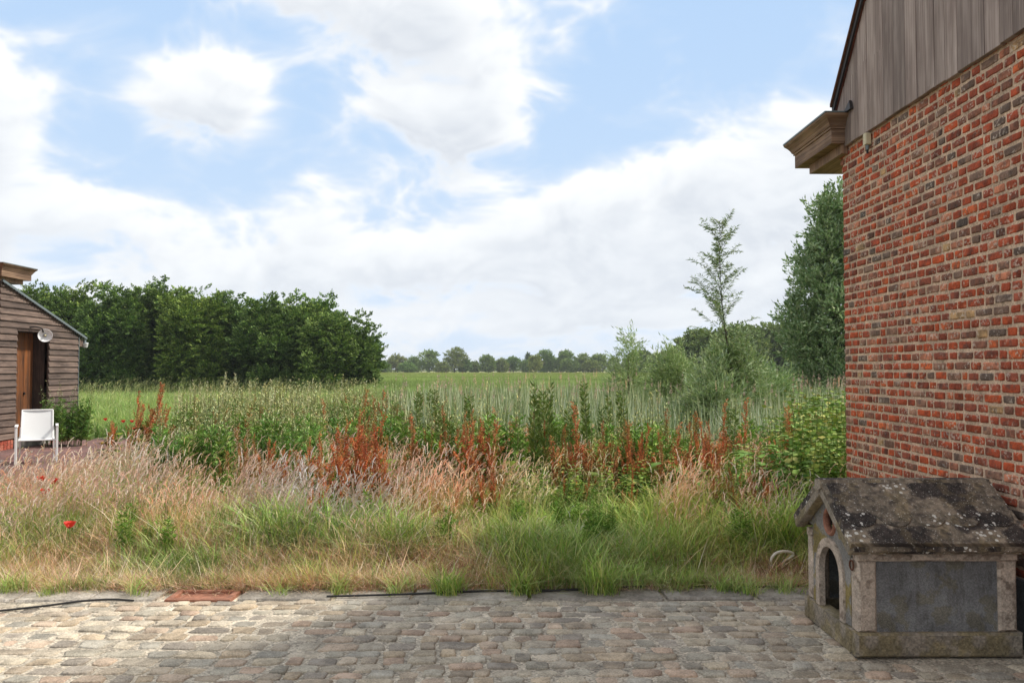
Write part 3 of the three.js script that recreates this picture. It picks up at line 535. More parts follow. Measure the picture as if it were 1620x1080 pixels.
  const pat = new THREE.PlaneGeometry(8, 9.6); pat.rotateX(-Math.PI / 2); pat.translate(-9.2, -.008, -14.0); structure('clinker_terrace', worldUV(pat), std({ map: rep(clink, 2), bumpMap: rep(roughBump, .4), bumpScale: .01, roughness: .95 }), 'reddish clinker terrace in front of the shed');
  const pathM = std({ color: col(S(176, 166, 150)), map: rep(stoneTex, 1), bumpMap: rep(roughBump, .5), bumpScale: .01 });
  const pt = structure('slab_path', box(-9.4, -7.3, -.04, .004, -19.6, -18.85), pathM, 'pale slab path beside the shed corner'); part('slab', box(-7.25, -5.9, -.04, .006, -18.4, -17.4), pathM, pt); part('slab', box(-7.0, -5.8, -.04, .002, -17.3, -16.5), pathM, pt);
}

// ---------------------------------------------------------------- white garden chair
{
  const ch = thing('garden_chair', 'white sling garden chair standing before the shed door', 'chair', [-8.02, -.006, -14.15], .5);
  const tube = (pts, rr = .014) => new THREE.TubeGeometry(new THREE.CatmullRomCurve3(pts.map((q) => new THREE.Vector3(...q)), false, 'catmullrom', .02), 24, rr, 8);
  for (const s of [-1, 1]) {
    part('front_leg', box(s * .30 - .02, s * .30 + .02, 0, .62, .20, .235, .006), M.white, ch); part('rear_leg', tube([[s * .255, 0, -.24], [s * .25, .42, -.20], [s * .245, .60, -.24]], .013), M.white, ch);
    part('armrest', box(s * .30 - .022, s * .30 + .022, .622, .648, -.26, .245, .008), M.white, ch); part('side_rail', box(s * .255 - .012, s * .255 + .012, .385, .415, -.21, .198, .005), M.white, ch); part('back_post', tube([[s * .235, .40, -.19], [s * .235, .66, -.25], [s * .232, .885, -.335]], .013), M.white, ch);
    part('bracket', box(s * .268 - .016 * s - .012, s * .268 + .012, .39, .412, .20, .225, .003), M.white, ch);
  }
  const seat = new THREE.PlaneGeometry(.47, .42, 6, 6); seat.rotateX(-Math.PI / 2); const sp = seat.attributes.position; for (let k = 0; k < sp.count; k++) sp.setY(k, .408 - .03 * (1 - (sp.getX(k) / .235) ** 2) * (1 - (sp.getZ(k) / .3) ** 2)); seat.computeVertexNormals(); part('seat', seat, M.sling, ch);
  const bk = new THREE.PlaneGeometry(.47, .5, 6, 8), bpos = bk.attributes.position; for (let k = 0; k < bpos.count; k++) { const y = bpos.getY(k) + .25, t = y / .5; bpos.setXYZ(k, bpos.getX(k), .395 + t * .49, -.185 - .15 * t ** 1.3 - .02 * (1 - (bpos.getX(k) / .235) ** 2)); } bk.computeVertexNormals(); part('backrest', bk, M.sling, ch);
  part('front_rail', box(-.245, .245, .39, .412, .2, .222, .006), M.white, ch); part('top_rail', tube([[-.235, .885, -.336], [0, .885, -.336], [.235, .885, -.336]], .012), M.white, ch);
}
// in each group, the order from left to right as seen from the yard tells alike plants apart
const ORD = ['leftmost', 'second from left', 'third from left', 'fourth from left', 'fifth from left', 'sixth from left', 'seventh from left', 'eighth from left', 'ninth from left', 'tenth from left', 'eleventh from left', 'twelfth from left', 'thirteenth from left', 'fourteenth from left', 'fifteenth from left', 'sixteenth from left'];
function ordered(list) { const by = new Map(); for (const o of list) { if (!by.has(o.userData.group)) by.set(o.userData.group, []); by.get(o.userData.group).push(o); } for (const [g, l] of by) { if (!g || l.length < 2) continue; l.sort((a, b) => a.position.x / -a.position.z - b.position.x / -b.position.z).forEach((o, k) => { o.userData.label = (k === l.length - 1 ? 'rightmost' : ORD[k]) + ' ' + o.userData.label; }); } }
// ---------------------------------------------------------------- foliage helpers
const leafy = (t = .35) => new THREE.MeshPhysicalMaterial({ vertexColors: true, roughness: .75, transmission: t, thickness: 0, specularIntensity: .35 });
const grassMat = leafy(.22), leafMat = leafy(.24), dullMat = std({ vertexColors: true, roughness: .95 });
const barkMat = std({ color: col(S(104, 92, 78)), map: rep(stoneTex, .4), bumpMap: rep(roughBump, .3), bumpScale: .02, roughness: 1 });
const Z = new THREE.Vector3(), EU = new THREE.Euler(), QU = new THREE.Quaternion(), SC = new THREE.Vector3(), MX = new THREE.Matrix4();
const vary = (c, r, a = .26) => { const k = 1 + (r() - .5) * 2 * a, h = (r() - .5) * a; return [c[0] * k * (1 + h), c[1] * k, c[2] * k * (1 - h)]; };
// spots: [x, y, z, turn, scale, tiltX, tiltZ, tint]
function scatter(name, geo, mat, spots, label, parent = scene) {
  const m = new THREE.InstancedMesh(geo, mat, spots.length), c = new THREE.Color();
  spots.forEach((s, k) => {
    EU.set(s[5] || 0, s[3], s[6] || 0, 'YXZ'); QU.setFromEuler(EU); const sc = s[4]; SC.set(sc, sc, sc); if (s[8]) SC.y *= s[8]; MX.compose(Z.set(s[0], s[1], s[2]), QU, SC); m.setMatrixAt(k, MX);
    const t = s[7] || [1, 1, 1]; m.setColorAt(k, c.setRGB(t[0], t[1], t[2]));
  });
  m.name = parent === scene ? numbered(name) : name; m.userData.kind = 'stuff'; if (label) m.userData.label = label; m.castShadow = m.receiveShadow = true; parent.add(m); return m;
}
const GY = -.03;

// ---------------------------------------------------------------- grass tufts
const TUFT = {};
{
  const tuft = (seed, n, rad, h, w, cols, lean, heads) => {
    const r = rng(seed), g = new GB();
    for (let k = 0; k < n; k++) {
      const a = r() * 6.28, q = rad * Math.sqrt(r()), c = vary(cols[Math.floor(r() * cols.length)], r), hh = h * (.55 + .5 * r()), turn = r() * 6.28;
      g.blade(Math.cos(a) * q, 0, Math.sin(a) * q, turn, hh, hh * lean * (.3 + r()), w * (.7 + .6 * r()), c, 3, turn + 1.57 + (r() - .5));
    }
    for (let k = 0; k < (heads?.n || 0); k++) {           // flowering stems with nodding plumes
      const a = r() * 6.28, q = rad * r(), x = Math.cos(a) * q, z = Math.sin(a) * q, H = heads.h * (.65 + .6 * r()), turn = (r() - .5) * 4.4 + heads.turn, ln = H * (.03 + .22 * r() * r()), cs = vary(heads.stem, r), ch = vary(heads.cols[Math.floor(r() * heads.cols.length)], r, .14);
      g.blade(x, 0, z, turn, H, ln, .0042, cs, 3);
      const len = heads.len * (.7 + .6 * r()), dx = Math.cos(turn), dz = Math.sin(turn), m = heads.m || 14; const ex = x + dx * ln, ez = z + dz * ln, ey = H * (1 - .35 * Math.min(1, ln / H));
      for (let i = 0; i < m; i++) {
        const t = i / m, b = len * t, px = ex - dx * ln * .18 + dx * (b * .12 + b * t * .4), py = ey - .03 + b * (1 - .4 * t * heads.nod), pz = ez - dz * ln * .18 + dz * (b * .12 + b * t * .4), wr = heads.wide * (1 - .75 * t) * (.5 + r());
        const o = r() * 6.28; g.leaf([px, py, pz], [dx * .6 + Math.cos(o) * wr * 30, .7 + r() * .4, dz * .6 + Math.sin(o) * wr * 30], .010 + heads.wide * .9, .0035 + heads.wide * .28, ch, r, .1);
      }
    }
    return g.build();
  };
  const green = [S(158, 178, 92), S(142, 168, 84), S(178, 190, 112), S(122, 152, 76), S(196, 194, 132), S(214, 200, 158)], lush = [S(154, 182, 86), S(170, 192, 100), S(134, 166, 78), S(188, 200, 120), S(204, 202, 138)], straw = [S(232, 210, 186), S(220, 190, 164), S(236, 220, 196), S(206, 172, 148), S(184, 180, 118), S(166, 172, 104)], rusty = [S(208, 158, 132), S(220, 180, 154), S(180, 132, 108), S(228, 200, 174), S(170, 170, 108)];
  const pale = [S(232, 216, 188), S(224, 204, 178), S(238, 226, 204), S(216, 194, 166)], pinkish = [S(234, 210, 194), S(224, 194, 178), S(240, 222, 208)], tan = [S(214, 204, 158), S(204, 194, 144), S(224, 214, 176)];
  TUFT.green = [1, 2, 3, 4].map((s) => tuft(10 + s, 30, .15, .46, .0088, green, .8));
  TUFT.lush = [1, 2, 3].map((s) => tuft(20 + s, 24, .15, .52, .0135, lush, 1.0));
  TUFT.straw = [1, 2, 3, 4].map((s) => tuft(30 + s, 36, .16, .42, .0062, straw, .95));
  TUFT.rusty = [1, 2, 3].map((s) => tuft(40 + s, 34, .16, .34, .0062, rusty, 1.0));
  TUFT.pale = [1, 2, 3, 4].map((s) => tuft(50 + s, 16, .16, .42, .007, [...green, ...straw], .7, { n: 9, h: .62, stem: S(196, 188, 136), cols: pale, len: .085, wide: .009, nod: .9, turn: .1, m: 22 }));
  TUFT.pink = [1, 2, 3].map((s) => tuft(60 + s, 16, .16, .42, .007, [...green, ...straw], .7, { n: 9, h: .6, stem: S(206, 178, 140), cols: pinkish, len: .11, wide: .012, nod: .8, turn: .2, m: 30 }));
  TUFT.tan = [1, 2, 3].map((s) => tuft(70 + s, 20, .16, .48, .008, green, .7, { n: 6, h: .68, stem: S(180, 184, 120), cols: tan, len: .09, wide: .007, nod: .8, turn: 0, m: 18 }));
}
const inFrame = (x, z, m = 1.2) => Math.abs(x + z * -.008) < -z * .635 + m;
const inYard = (x, z) => z > -6.02;
const inHouse = (x, z) => x > 2.9 && z > -7.25;
const onTerrace = (x, z) => x < -5.2 + .25 * noise3(x * 2, 5, z * 2) && z < -9.35 + .5 * noise3(x, 2, z) && z > -18.9;
{
  const r = rng(404), bins = {};
  const add = (kind, v, s) => ((bins[kind + '|' + v] ??= []).push(s));
  const put = (kind, x, z, sc, tint, wind = .12, sy = 1) => { const n = TUFT[kind].length; add(kind, Math.floor(r() * n), [x, GY, z, (kind === 'pale' || kind === 'pink' || kind === 'tan') ? (r() - .5) * 1.6 : r() * 6.28, sc, (r() - .5) * .15, -wind * r(), tint, sy]); };
  // near meadow
  for (let k = 0; k < 19000; k++) {
    const z = -6.04 - 6.6 * r() ** 1.25, x = (r() * 2 - 1) * (-z * .64 + 1.3); if (inHouse(x, z) || onTerrace(x, z) || !inFrame(x, z)) continue;
    const e = -6.04 - z, n1 = noise3(x * .75, 1, z * .75), n2 = noise3(x * 1.9, 7, z * 1.9), n3 = noise3(x * .45, 12, z * .6), right = sstep(x, -1.2, .9), edge = .45 + .55 * sstep(e, -.05, .9), n4 = noise3(x * 1.2, 40, z * 1.2), sc = edge * (.7 + .5 * r()) * (1 + n3 * .5 + n4 * .35); if ((n4 < -.30 && r() < .7) || (x > 1.92 && x < 2.36 && z > -6.75 && r() < .75)) continue;
    const q = r(), b = 1 + n2 * .34, tint = [b * (1 + n1 * .2) * (1 + .14 * right), b * (1 + .09 * right), b * (1 - n1 * .2)];
    const dry = sstep(n1 + n2 * .4 + (1 - right) * (.26 + .24 * (1 - sstep(e, .4, 1.5))) - .20 - e * .05, -.06, .2), headed = sstep(e, .45, 1.5) * sstep(n2 + n3 + .18 - right * .1 * (e < 2 ? 1 : 0), -.22, .2);
    if (q < headed * (.16 + .28 * (1 - right) + .16 * right * sstep(e, 1.0, 1.5) * (1 - sstep(e, 2.2, 2.8)))) put(n3 + (r() - .5) * .5 > -.02 ? 'pink' : r() < .65 ? 'pale' : 'tan', x, z, (.66 + .45 * r()) * (.78 + .22 * sstep(e, .6, 2)), tint, .22);
    else if (r() < dry * .85) put(e < 1.4 && r() < .6 - .2 * right ? 'rusty' : 'straw', x, z, sc * 1.0, tint, .3);
    else if (r() < right * .34 * (1 - sstep(e, 1.6, 3)) + .10) put('lush', x, z, sc * 1.02, tint, .15);
    else put('green', x, z, sc, tint, .18);
  }
  // thatch of fallen dry stalks near the edging
  for (let k = 0; k < 5200; k++) { const z = -6.03 - 1.5 * r() ** 1.4, x = (r() * 2 - 1) * (-z * .64 + 1.2); if (inHouse(x, z)) continue; const b = .85 + .4 * r(); put(r() < .6 ? 'straw' : 'rusty', x, z, .42 + .3 * r(), [b, b * .97, b * .94], .9, .5); }
  // withered reddish undergrowth in patches of the right half
  for (let k = 0; k < 2200; k++) { const z = -6.3 - 1.7 * r(), x = -.6 + 4 * r(); if (inHouse(x, z) || noise3(x * 1.6, 61, z * 1.6) < .12) continue; const b = .6 + .3 * r(); put('rusty', x, z, .6 + .5 * r(), [b, b * .86, b * .8], .5, .8); }
  // weeds in the joints of the edging
  for (const [x, n] of [[-3.5, 6], [-3.2, 5], [-2.62, 3], [-1.55, 4], [-1.2, 5], [-.75, 4], [.12, 9], [.62, 10], [.68, 8], [1.6, 9], [1.75, 8], [2.0, 7], [-.35, 4], [-4.0, 5], [1.25, 3]]) for (let k = 0; k < n; k++) put(r() < .8 ? 'lush' : 'green', x + (r() - .5) * .16, -5.86 - r() * .17, .22 + .3 * r(), [1, 1, 1], .1);
  for (const [x, z] of [[-.42, -5.83], [.13, -5.9], [.66, -5.9]]) for (let k = 0; k < 8; k++) put('lush', x + (r() - .5) * .07, z - r() * .1, .4 + .25 * r(), [1.05, 1.05, .9]);
  // middle meadow, behind the docks and round the terrace
  for (let k = 0; k < 11000; k++) {
    const z = -11 - 33 * r() ** 1.15, x = -z * (-.64 + .52 * r()) - 1; if (onTerrace(x, z) || (x < -9.7 && z < -8.5 && z > -20)) continue;
    const n1 = noise3(x * .4, 3, z * .4), n2 = noise3(x * 1.1, 9, z * 1.1), b = 1 + n2 * .3 + n1 * .2, tint = [b * (.86 + n1 * .2), b, b * .84], farther = z < -18, kind = farther ? (r() < .16 ? 'tan' : 'green') : n1 + (r() - .5) * .5 > .22 ? (r() < .6 ? 'pale' : 'tan') : r() < .25 ? 'straw' : 'green'; 
    put(kind, x, z, (.95 + .5 * r()) * (z < -19 ? 1.05 : .95), tint, .15);
  }
  const names = { green: ['meadow_grass', 'green meadow grass blades'], lush: ['meadow_grass', 'bright broad green grass blades'], straw: ['dry_grass', 'bleached straw coloured dry grass'], rusty: ['dry_grass', 'reddish brown withered grass near the edging'], pale: ['flowering_grass', 'tall grass with pale nodding seed heads'], pink: ['flowering_grass', 'tall grass with soft pinkish plumes'], tan: ['flowering_grass', 'tall grass with slender tan seed heads'] };
  for (const key of Object.keys(bins)) { const [kind, v] = key.split('|'); scatter(names[kind][0], TUFT[kind][+v], grassMat, bins[key], names[kind][1]); }
}

// ---------------------------------------------------------------- dock plants
{
  const reds = [S(212, 126, 80), S(196, 106, 68), S(220, 148, 98), S(182, 106, 72), S(200, 138, 86), S(176, 138, 82)], browns = [S(178, 118, 72), S(166, 104, 64), S(190, 132, 84), S(150, 122, 66), S(160, 132, 74), S(142, 140, 70)], stalkC = S(150, 92, 62), leafC = [S(106, 128, 52), S(122, 138, 56), S(150, 128, 58), S(92, 120, 50)];
  const stalk = (r, H, lean, turn, thin, dull) => {
    const g = new GB(), dx = Math.cos(turn) * lean, dz = Math.sin(turn) * lean, at = (t) => [dx * t * t, H * t, dz * t * t];
    g.tube([0, .33, .66, 1].map((t) => [...at(t), .0045 * (1 - .75 * t)]), vary(stalkC, r), 4);
    const nb = thin ? 12 : 20;
    for (let b = 0; b < nb; b++) {
      const t = .34 + .64 * b / nb, p = at(t), a = r() * 6.28, L = (.17 * (1 - t) + .045) * (.7 + .7 * r()), up = 2.0 + r() * 1.6, l = Math.hypot(1, up), c = vary((dull ? browns : reds)[Math.floor(r() * reds.length)], r, .2), n = Math.ceil(L / .0105);
      for (let k = 0; k < n; k++) { const q = k / n * L, o = [p[0] + Math.cos(a) * q / l, p[1] + up * q / l, p[2] + Math.sin(a) * q / l]; for (let j = 0; j < 3; j++) g.leaf([o[0] + (r() - .5) * .012, o[1] + (r() - .5) * .012, o[2] + (r() - .5) * .012], [r() - .5, r() - .6, r() - .5], .012 + r() * .006, .0105, c, r, .1); }
    }
    return g.build();
  };
  const leaves = (r, n, H) => {
    const g = new GB(); for (let k = 0; k < n; k++) { const a = r() * 6.28, y = H * r() * .45, L = .14 + r() * .14, w = L * .3, c = vary(leafC[Math.floor(r() * leafC.length)], r), d = [Math.cos(a), .5 + r() * .7, Math.sin(a)]; const q = [Math.cos(a) * .02, y, Math.sin(a) * .02]; g.leaf(q, d, L * .6, w, c, r); g.leaf([q[0] + d[0] * L * .3, q[1] + d[1] * L * .3, q[2] + d[2] * L * .3], [d[0], .05, d[2]], L * .6, w * .9, c, r); } return g.build();
  };
  const protos = [1, 2, 3, 4, 5].map((s) => { const r = rng(500 + s), n = [8, 6, 8, 4, 6][s - 1], st = []; for (let k = 0; k < n; k++) { const H = .42 + .6 * r(); st.push([stalk(r, H, .03 + .26 * r() * r(), r() * 6.28, s === 4, s > 3 || r() < .2), (r() - .5) * .36, (r() - .5) * .3]); } return { st, lv: leaves(r, 44, 1) }; });
  const spots = [[238, 618, 14.2], [262, 640, 13], [275, 650, 12.4], [222, 650, 12.6], [398, 690, 9.6], [428, 705, 9.1], [480, 695, 8.9], [522, 690, 8.5], [545, 683, 8.45], [570, 675, 8.5], [586, 672, 8.6], [600, 692, 8.2], [652, 655, 10.2], [660, 640, 11.2], [735, 668, 9.6], [748, 680, 9.2], [800, 648, 10.6], [808, 662, 9.9], [858, 675, 9.3], [880, 682, 9.2], [902, 690, 9.0], [922, 682, 9.0], [948, 670, 9.3], [958, 682, 9.0], [985, 676, 9.0], [1008, 690, 8.7], [1032, 682, 8.8], [1046, 676, 9.0], [1060, 692, 8.5], [1088, 664, 9.6], [1108, 684, 9.0], [1138, 672, 9.2], [1155, 640, 10.6], [1163, 745, 7.7], [1182, 752, 7.6], [1200, 745, 7.7], [1216, 760, 7.65], [700, 752, 7.6], [757, 725, 8.4], [560, 622, 13.2], [602, 625, 13.2], [612, 640, 12.6], [536, 640, 12.2], [330, 668, 12], [302, 690, 10.6], [345, 700, 10.2], [1242, 640, 10.6], [1268, 652, 10.1], [628, 700, 8.9], [370, 712, 9.6], [505, 705, 9.3], [838, 690, 9.6], [1022, 664, 9.8], [970, 700, 8.6], [1190, 712, 8.6], [555, 702, 8.2], [1075, 672, 9.3], [1125, 690, 8.6], [690, 690, 9.2], [455, 715, 9.3], [240, 702, 11], [180, 640, 15], [298, 640, 13], [355, 650, 12], [385, 662, 11.4], [412, 640, 12.4], [446, 650, 11.8], [470, 664, 11], [520, 650, 11.6], [500, 632, 12.8], [772, 690, 9], [1228, 690, 8.8], [1290, 660, 9.4], [1318, 668, 9.2], [640, 622, 13], [505, 768, 7.5], [540, 752, 7.8], [585, 742, 7.9], [625, 735, 8.1], [655, 745, 7.8], [770, 742, 8.1], [905, 728, 8.2], [985, 735, 8.0], [1055, 742, 7.9], [1120, 735, 8.0], [565, 690, 8.3], [592, 684, 8.4], [1040, 694, 8.6], [940, 688, 9.1], [1170, 760, 7.5], [1205, 765, 7.5], [1190, 775, 7.35], [490, 700, 9.0], [415, 712, 9.2], [670, 668, 9.8], [720, 690, 9.4], [812, 676, 9.6], [1118, 670, 9.3], [325, 640, 12.5], [585, 640, 12], [1255, 665, 9.6]];
  const r = rng(505), base = protos.map((p, i) => { const g = new THREE.Group(); g.name = 'dock_plant'; for (const [geo, x, z] of p.st) { const m = part('seed_stalk', geo, leafMat, g, 'stuff'); m.position.set(x, 0, z); m.rotation.y = r() * 6; } part('foliage', p.lv, leafMat, g, 'stuff'); return g; });
  const docks = [];
  spots.forEach(([px, top, z], i) => {
    const H = 1.6 - (top + (r() - .5) * 44 - 583) * z / 1300, s = clamp((H - GY) / .88, .5, 1.6), x = (px - 800) / 1300 * z;
    const [where, grp] = px < 360 && z > 10.3 ? ['among green weeds near the shed', 'docks near the shed'] : z > 10.7 && px < 560 ? ['amid the mugwort before the dense trees', 'docks amid the mugwort'] : px < 470 ? ['in pale grass left of the reddest clump', 'docks in the pale grass'] : px < 640 && z < 10 ? ['in the reddest clump left of the meadow centre', 'docks in the reddest clump'] : px < 700 ? ['far back in front of the dense trees', 'docks before the trees'] : px < 780 ? ['standing alone amid the bleached grass', 'docks in the bleached grass'] : z < 8 ? ['low in the grass nearest the kennel', 'docks nearest the kennel'] : px < 935 ? ['before the reeds at mid meadow', 'docks at mid meadow'] : px < 1085 ? ['in the long red row before the willow shrubs', 'docks before the willow shrubs'] : ['beside the nettles near the brick house', 'docks beside the nettles'];
    const g = base[i % 5].clone(); g.name = numbered('dock_plant'); scene.add(g); g.position.set(x, GY, -z); g.rotation.set((r() - .5) * .22, r() * 6.28, (r() - .5) * .26); const wd = s * (.75 + .5 * r()); g.scale.set(wd, s, wd); tag(g, 'rust red dock ' + where, 'dock', grp); docks.push(g);
  });
  ordered(docks);
}

// ---------------------------------------------------------------- mugwort, nettles, reeds
{
  const gl = [S(140, 170, 88), S(120, 154, 72), S(160, 184, 106), S(104, 140, 62)], bud = [S(206, 204, 156), S(190, 192, 138), S(218, 214, 174)];
  const mug = (seed, dark, pale) => {
    const r = rng(seed), g = new GB(), n = dark ? 3 : 5;
    for (let k = 0; k < n; k++) {
      const H = 1 * (.78 + .3 * r()), bx = (r() - .5) * .24, bz = (r() - .5) * .24, lx = (r() - .5) * .16, lz = (r() - .5) * .16, at = (t) => [bx + lx * t, H * t, bz + lz * t], cs = dark ? S(96, 84, 62) : S(128, 128, 84);
      g.tube([0, .5, 1].map((t) => [...at(t), .005 * (1 - .7 * t)]), cs, 4);
      const nl = dark ? 84 : 46; for (let i = 0; i < nl; i++) { const t = .12 + (dark ? .8 : .62) * i / nl, p = at(t), a = r() * 6.28, L = (.10 + .05 * r()) * (1 - .5 * t), c = vary(dark ? S(112, 134, 66) : gl[Math.floor(r() * 4)], r), d = [Math.cos(a), .5 + .4 * r(), Math.sin(a)]; g.leaf(p, d, L, L * .24, c, r); g.leaf([p[0] + d[0] * L * .3, p[1] + d[1] * L * .3, p[2] + d[2] * L * .3], [d[0] - d[2] * .9, d[1], d[2] + d[0] * .9], L * .6, L * .18, c, r); g.leaf([p[0] + d[0] * L * .3, p[1] + d[1] * L * .3, p[2] + d[2] * L * .3], [d[0] + d[2] * .9, d[1], d[2] - d[0] * .9], L * .6, L * .18, c, r); }
      for (let i = 0; i < (seed > 619 ? 30 : pale ? 90 : 10); i++) { const t = .66 + .36 * r(), p = at(t), a = r() * 6.28, q = .045 * (1.05 - t) / .36 * r(), c = vary(bud[Math.floor(r() * 3)], r); g.leaf([p[0] + Math.cos(a) * q, p[1], p[2] + Math.sin(a) * q], [Math.cos(a), .9, Math.sin(a)], .02 + .02 * r(), .010, c, r); }
    }
    return g.build();
  };
  const mp = [1, 2, 3, 4].map((s) => mug(605 + s, false, true)), mg = [1, 2, 3, 4].map((s) => mug(600 + s, false)), md = [1, 2].map((s) => mug(620 + s, true)), r = rng(606);
  // the tall single spires stand as plants of their own
  const tall = [[345, 590, 13.5, 0], [387, 592, 13.2, 0], [318, 606, 14, 0], [362, 606, 13.6, 0], [410, 605, 13.2, 0], [440, 612, 12.8, 0], [466, 612, 12.6, 0], [300, 615, 14, 0], [500, 610, 13, 0], [535, 612, 13, 0], [846, 575, 9.2, 1], [868, 578, 9.6, 1], [853, 600, 10, 1], [925, 600, 11, 1], [905, 615, 10.6, 1], [745, 620, 10.2, 1], [690, 640, 9.6, 1], [705, 628, 10, 1], [716, 636, 9.8, 1], [697, 632, 10.3, 1], [283, 625, 13.4, 0], [335, 625, 12.6, 0], [425, 628, 12, 0], [480, 630, 12, 0], [958, 606, 11.4, 1], [985, 612, 11.6, 1], [665, 616, 12.6, 1], [690, 612, 13, 1], [780, 640, 10.4, 1], [1150, 640, 10, 1]];
  const mugs = [], burs = [];
  for (const [px, top, z, d] of tall) {
    const H = 1.6 - (top - 583) * z / 1300, x = (px - 800) / 1300 * z, geo = (d ? md : mp)[Math.floor(r() * (d ? 2 : 4))];
    const m = part('mugwort_plant', geo, leafMat, scene); m.position.set(x, GY, -z); m.rotation.y = r() * 6.28; const s = (H - GY) / 1.02; m.scale.set(d ? 1.0 : .9, s, d ? 1.0 : .9);
    tag(m, d ? (px < 800 ? 'dark stemmed mugwort rising left of the reed bed' : px < 900 ? 'tall dark mugwort spire standing before the crop field' : 'dark stemmed mugwort in front of the reeds') : (px < 330 ? 'silvery green mugwort spire next to the shed weeds' : px < 430 ? 'tall silvery mugwort spire before the dense trees' : 'silvery mugwort with pale buds behind the red docks'), 'mugwort', d ? (px < 800 ? 'mugworts left of the reeds' : px < 900 ? 'mugwort spires before the field' : 'mugworts before the reeds') : (px < 330 ? 'mugworts near the shed' : px < 430 ? 'mugwort spires before the trees' : 'mugworts behind the docks')); mugs.push(m);
  }
  ordered(mugs);
  const sp = [[], [], [], []], sd = [[], []];
  for (let k = 0; k < 620; k++) { const z = -9.8 - 6 * r(), px = 250 + 400 * r(), x = (px - 800) / 1300 * -z, n = noise3(x * .9, 4, z * .9); if (n < -.02 || (px > 480 && r() < .5) || onTerrace(x, z)) continue; const h = .84 + .42 * r() + n * .35; sp[Math.floor(r() * 4)].push([x, GY, z, r() * 6.28, h, 0, 0, [(.9 + n * .3) * (1 + (r() - .5) * .24), .96 + n * .2, .85 * (1 + (r() - .5) * .2)]]); }
  for (let k = 0; k < 190; k++) { const z = -12.4 - 2.8 * r(), px = 285 + 350 * r(), x = (px - 800) / 1300 * -z, n = noise3(x * 1.1, 44, z * 1.1); if (n < -.2 || onTerrace(x, z)) continue; sp[Math.floor(r() * 4)].push([x, GY, z, r() * 6.28, 1.06 + .3 * r() + n * .2, 0, 0, [1.02, 1.02, .92]]); }
  for (let k = 0; k < 620; k++) { const z = -9.0 - 3.2 * r(), px = 560 + 640 * r(), x = (px - 800) / 1300 * -z, n = noise3(x * .9, 14, z * .9); if (n < .04 || inHouse(x, z)) continue; sp[Math.floor(r() * 4)].push([x, GY, z, r() * 6.28, .6 + .75 * r() * r() + n * .3, 0, 0, [1, 1.04, .8]]); }
  for (let k = 0; k < 420; k++) { const z = -6.7 - 3.2 * r(), px = 30 + 1180 * r(), x = (px - 800) / 1300 * -z, n = noise3(x * .9, 24, z * .9); if (n < .08 || inHouse(x, z) || onTerrace(x, z)) continue; sp[Math.floor(r() * 4)].push([x, GY, z, r() * 6.28, .34 + .32 * r(), 0, 0, [.95, 1, .7]]); }
  sp.forEach((s, k) => scatter('mugwort_mass', mg[k], leafMat, s, 'mass of grey green mugwort weeds'));
  // the dark leafy weed at the shed corner
  const wd = thing('corner_weed', 'dark green bushy weed growing against the shed corner', 'weed', [-9.25, GY, -17.3]);
  scatter('foliage', mg[0], leafMat, Array.from({ length: 10 }, () => [(r() - .5) * .9, 0, (r() - .5) * .6, r() * 6, .8 + .55 * r(), (r() - .5) * .2, (r() - .5) * .25, [.7, .8, .68]]), null, wd);

  // nettles and broad leaves beside the house corner
  const nt = [S(136, 166, 76), S(116, 148, 66), S(156, 180, 90), S(102, 134, 60), S(170, 174, 98)];
  const nettle = (seed) => {
    const r = rng(seed), g = new GB(), n = 4;
    for (let k = 0; k < n; k++) { const H = .8 + .3 * r(), bx = (r() - .5) * .22, bz = (r() - .5) * .22, lx = (r() - .5) * .2, lz = (r() - .5) * .2, at = (t) => [bx + lx * t, H * t, bz + lz * t]; g.tube([0, .5, 1].map((t) => [...at(t), .004 * (1 - .6 * t)]), S(110, 130, 64), 4);
      for (let i = 0; i < 17; i++) for (let s = 0; s < 2; s++) { const t = .1 + .9 * i / 17, p = at(t), a = i * 1.57 + s * 3.14 + r() * .5, L = (.065 + .04 * r()) * (1.15 - .6 * t), c = vary(nt[Math.floor(r() * 5)], r); g.leaf(p, [Math.cos(a), .28 - .5 * r(), Math.sin(a)], L, L * .62, c, r, .2); } }
    return g.build();
  };
  const ng = [1, 2, 3].map((s) => nettle(640 + s)), ns = [[], [], []];
  for (let k = 0; k < 230; k++) { const z = -7.5 - 4.2 * r(), px = 1165 + 200 * Math.sqrt(r()), x = (px - 800) / 1300 * -z; if (inHouse(x, z)) continue; ns[Math.floor(r() * 3)].push([x, GY, z, r() * 6.28, (.55 + .85 * r()) * (.72 + .3 * sstep(px, 1180, 1280)), 0, 0, [1 + (r() - .5) * .25, 1, 1 + (r() - .5) * .2]]); }
  for (let k = 0; k < 200; k++) { const z = -8.0 - 2.4 * r(), px = 800 + 380 * r(), x = (px - 800) / 1300 * -z; ns[Math.floor(r() * 3)].push([x, GY, z, r() * 6.28, .45 + .35 * r(), 0, 0, [.95, .95, .8]]); }
  ns.forEach((s, k) => scatter('nettle_bed', ng[k], leafMat, s, 'bright green leafy nettles by the house corner'));
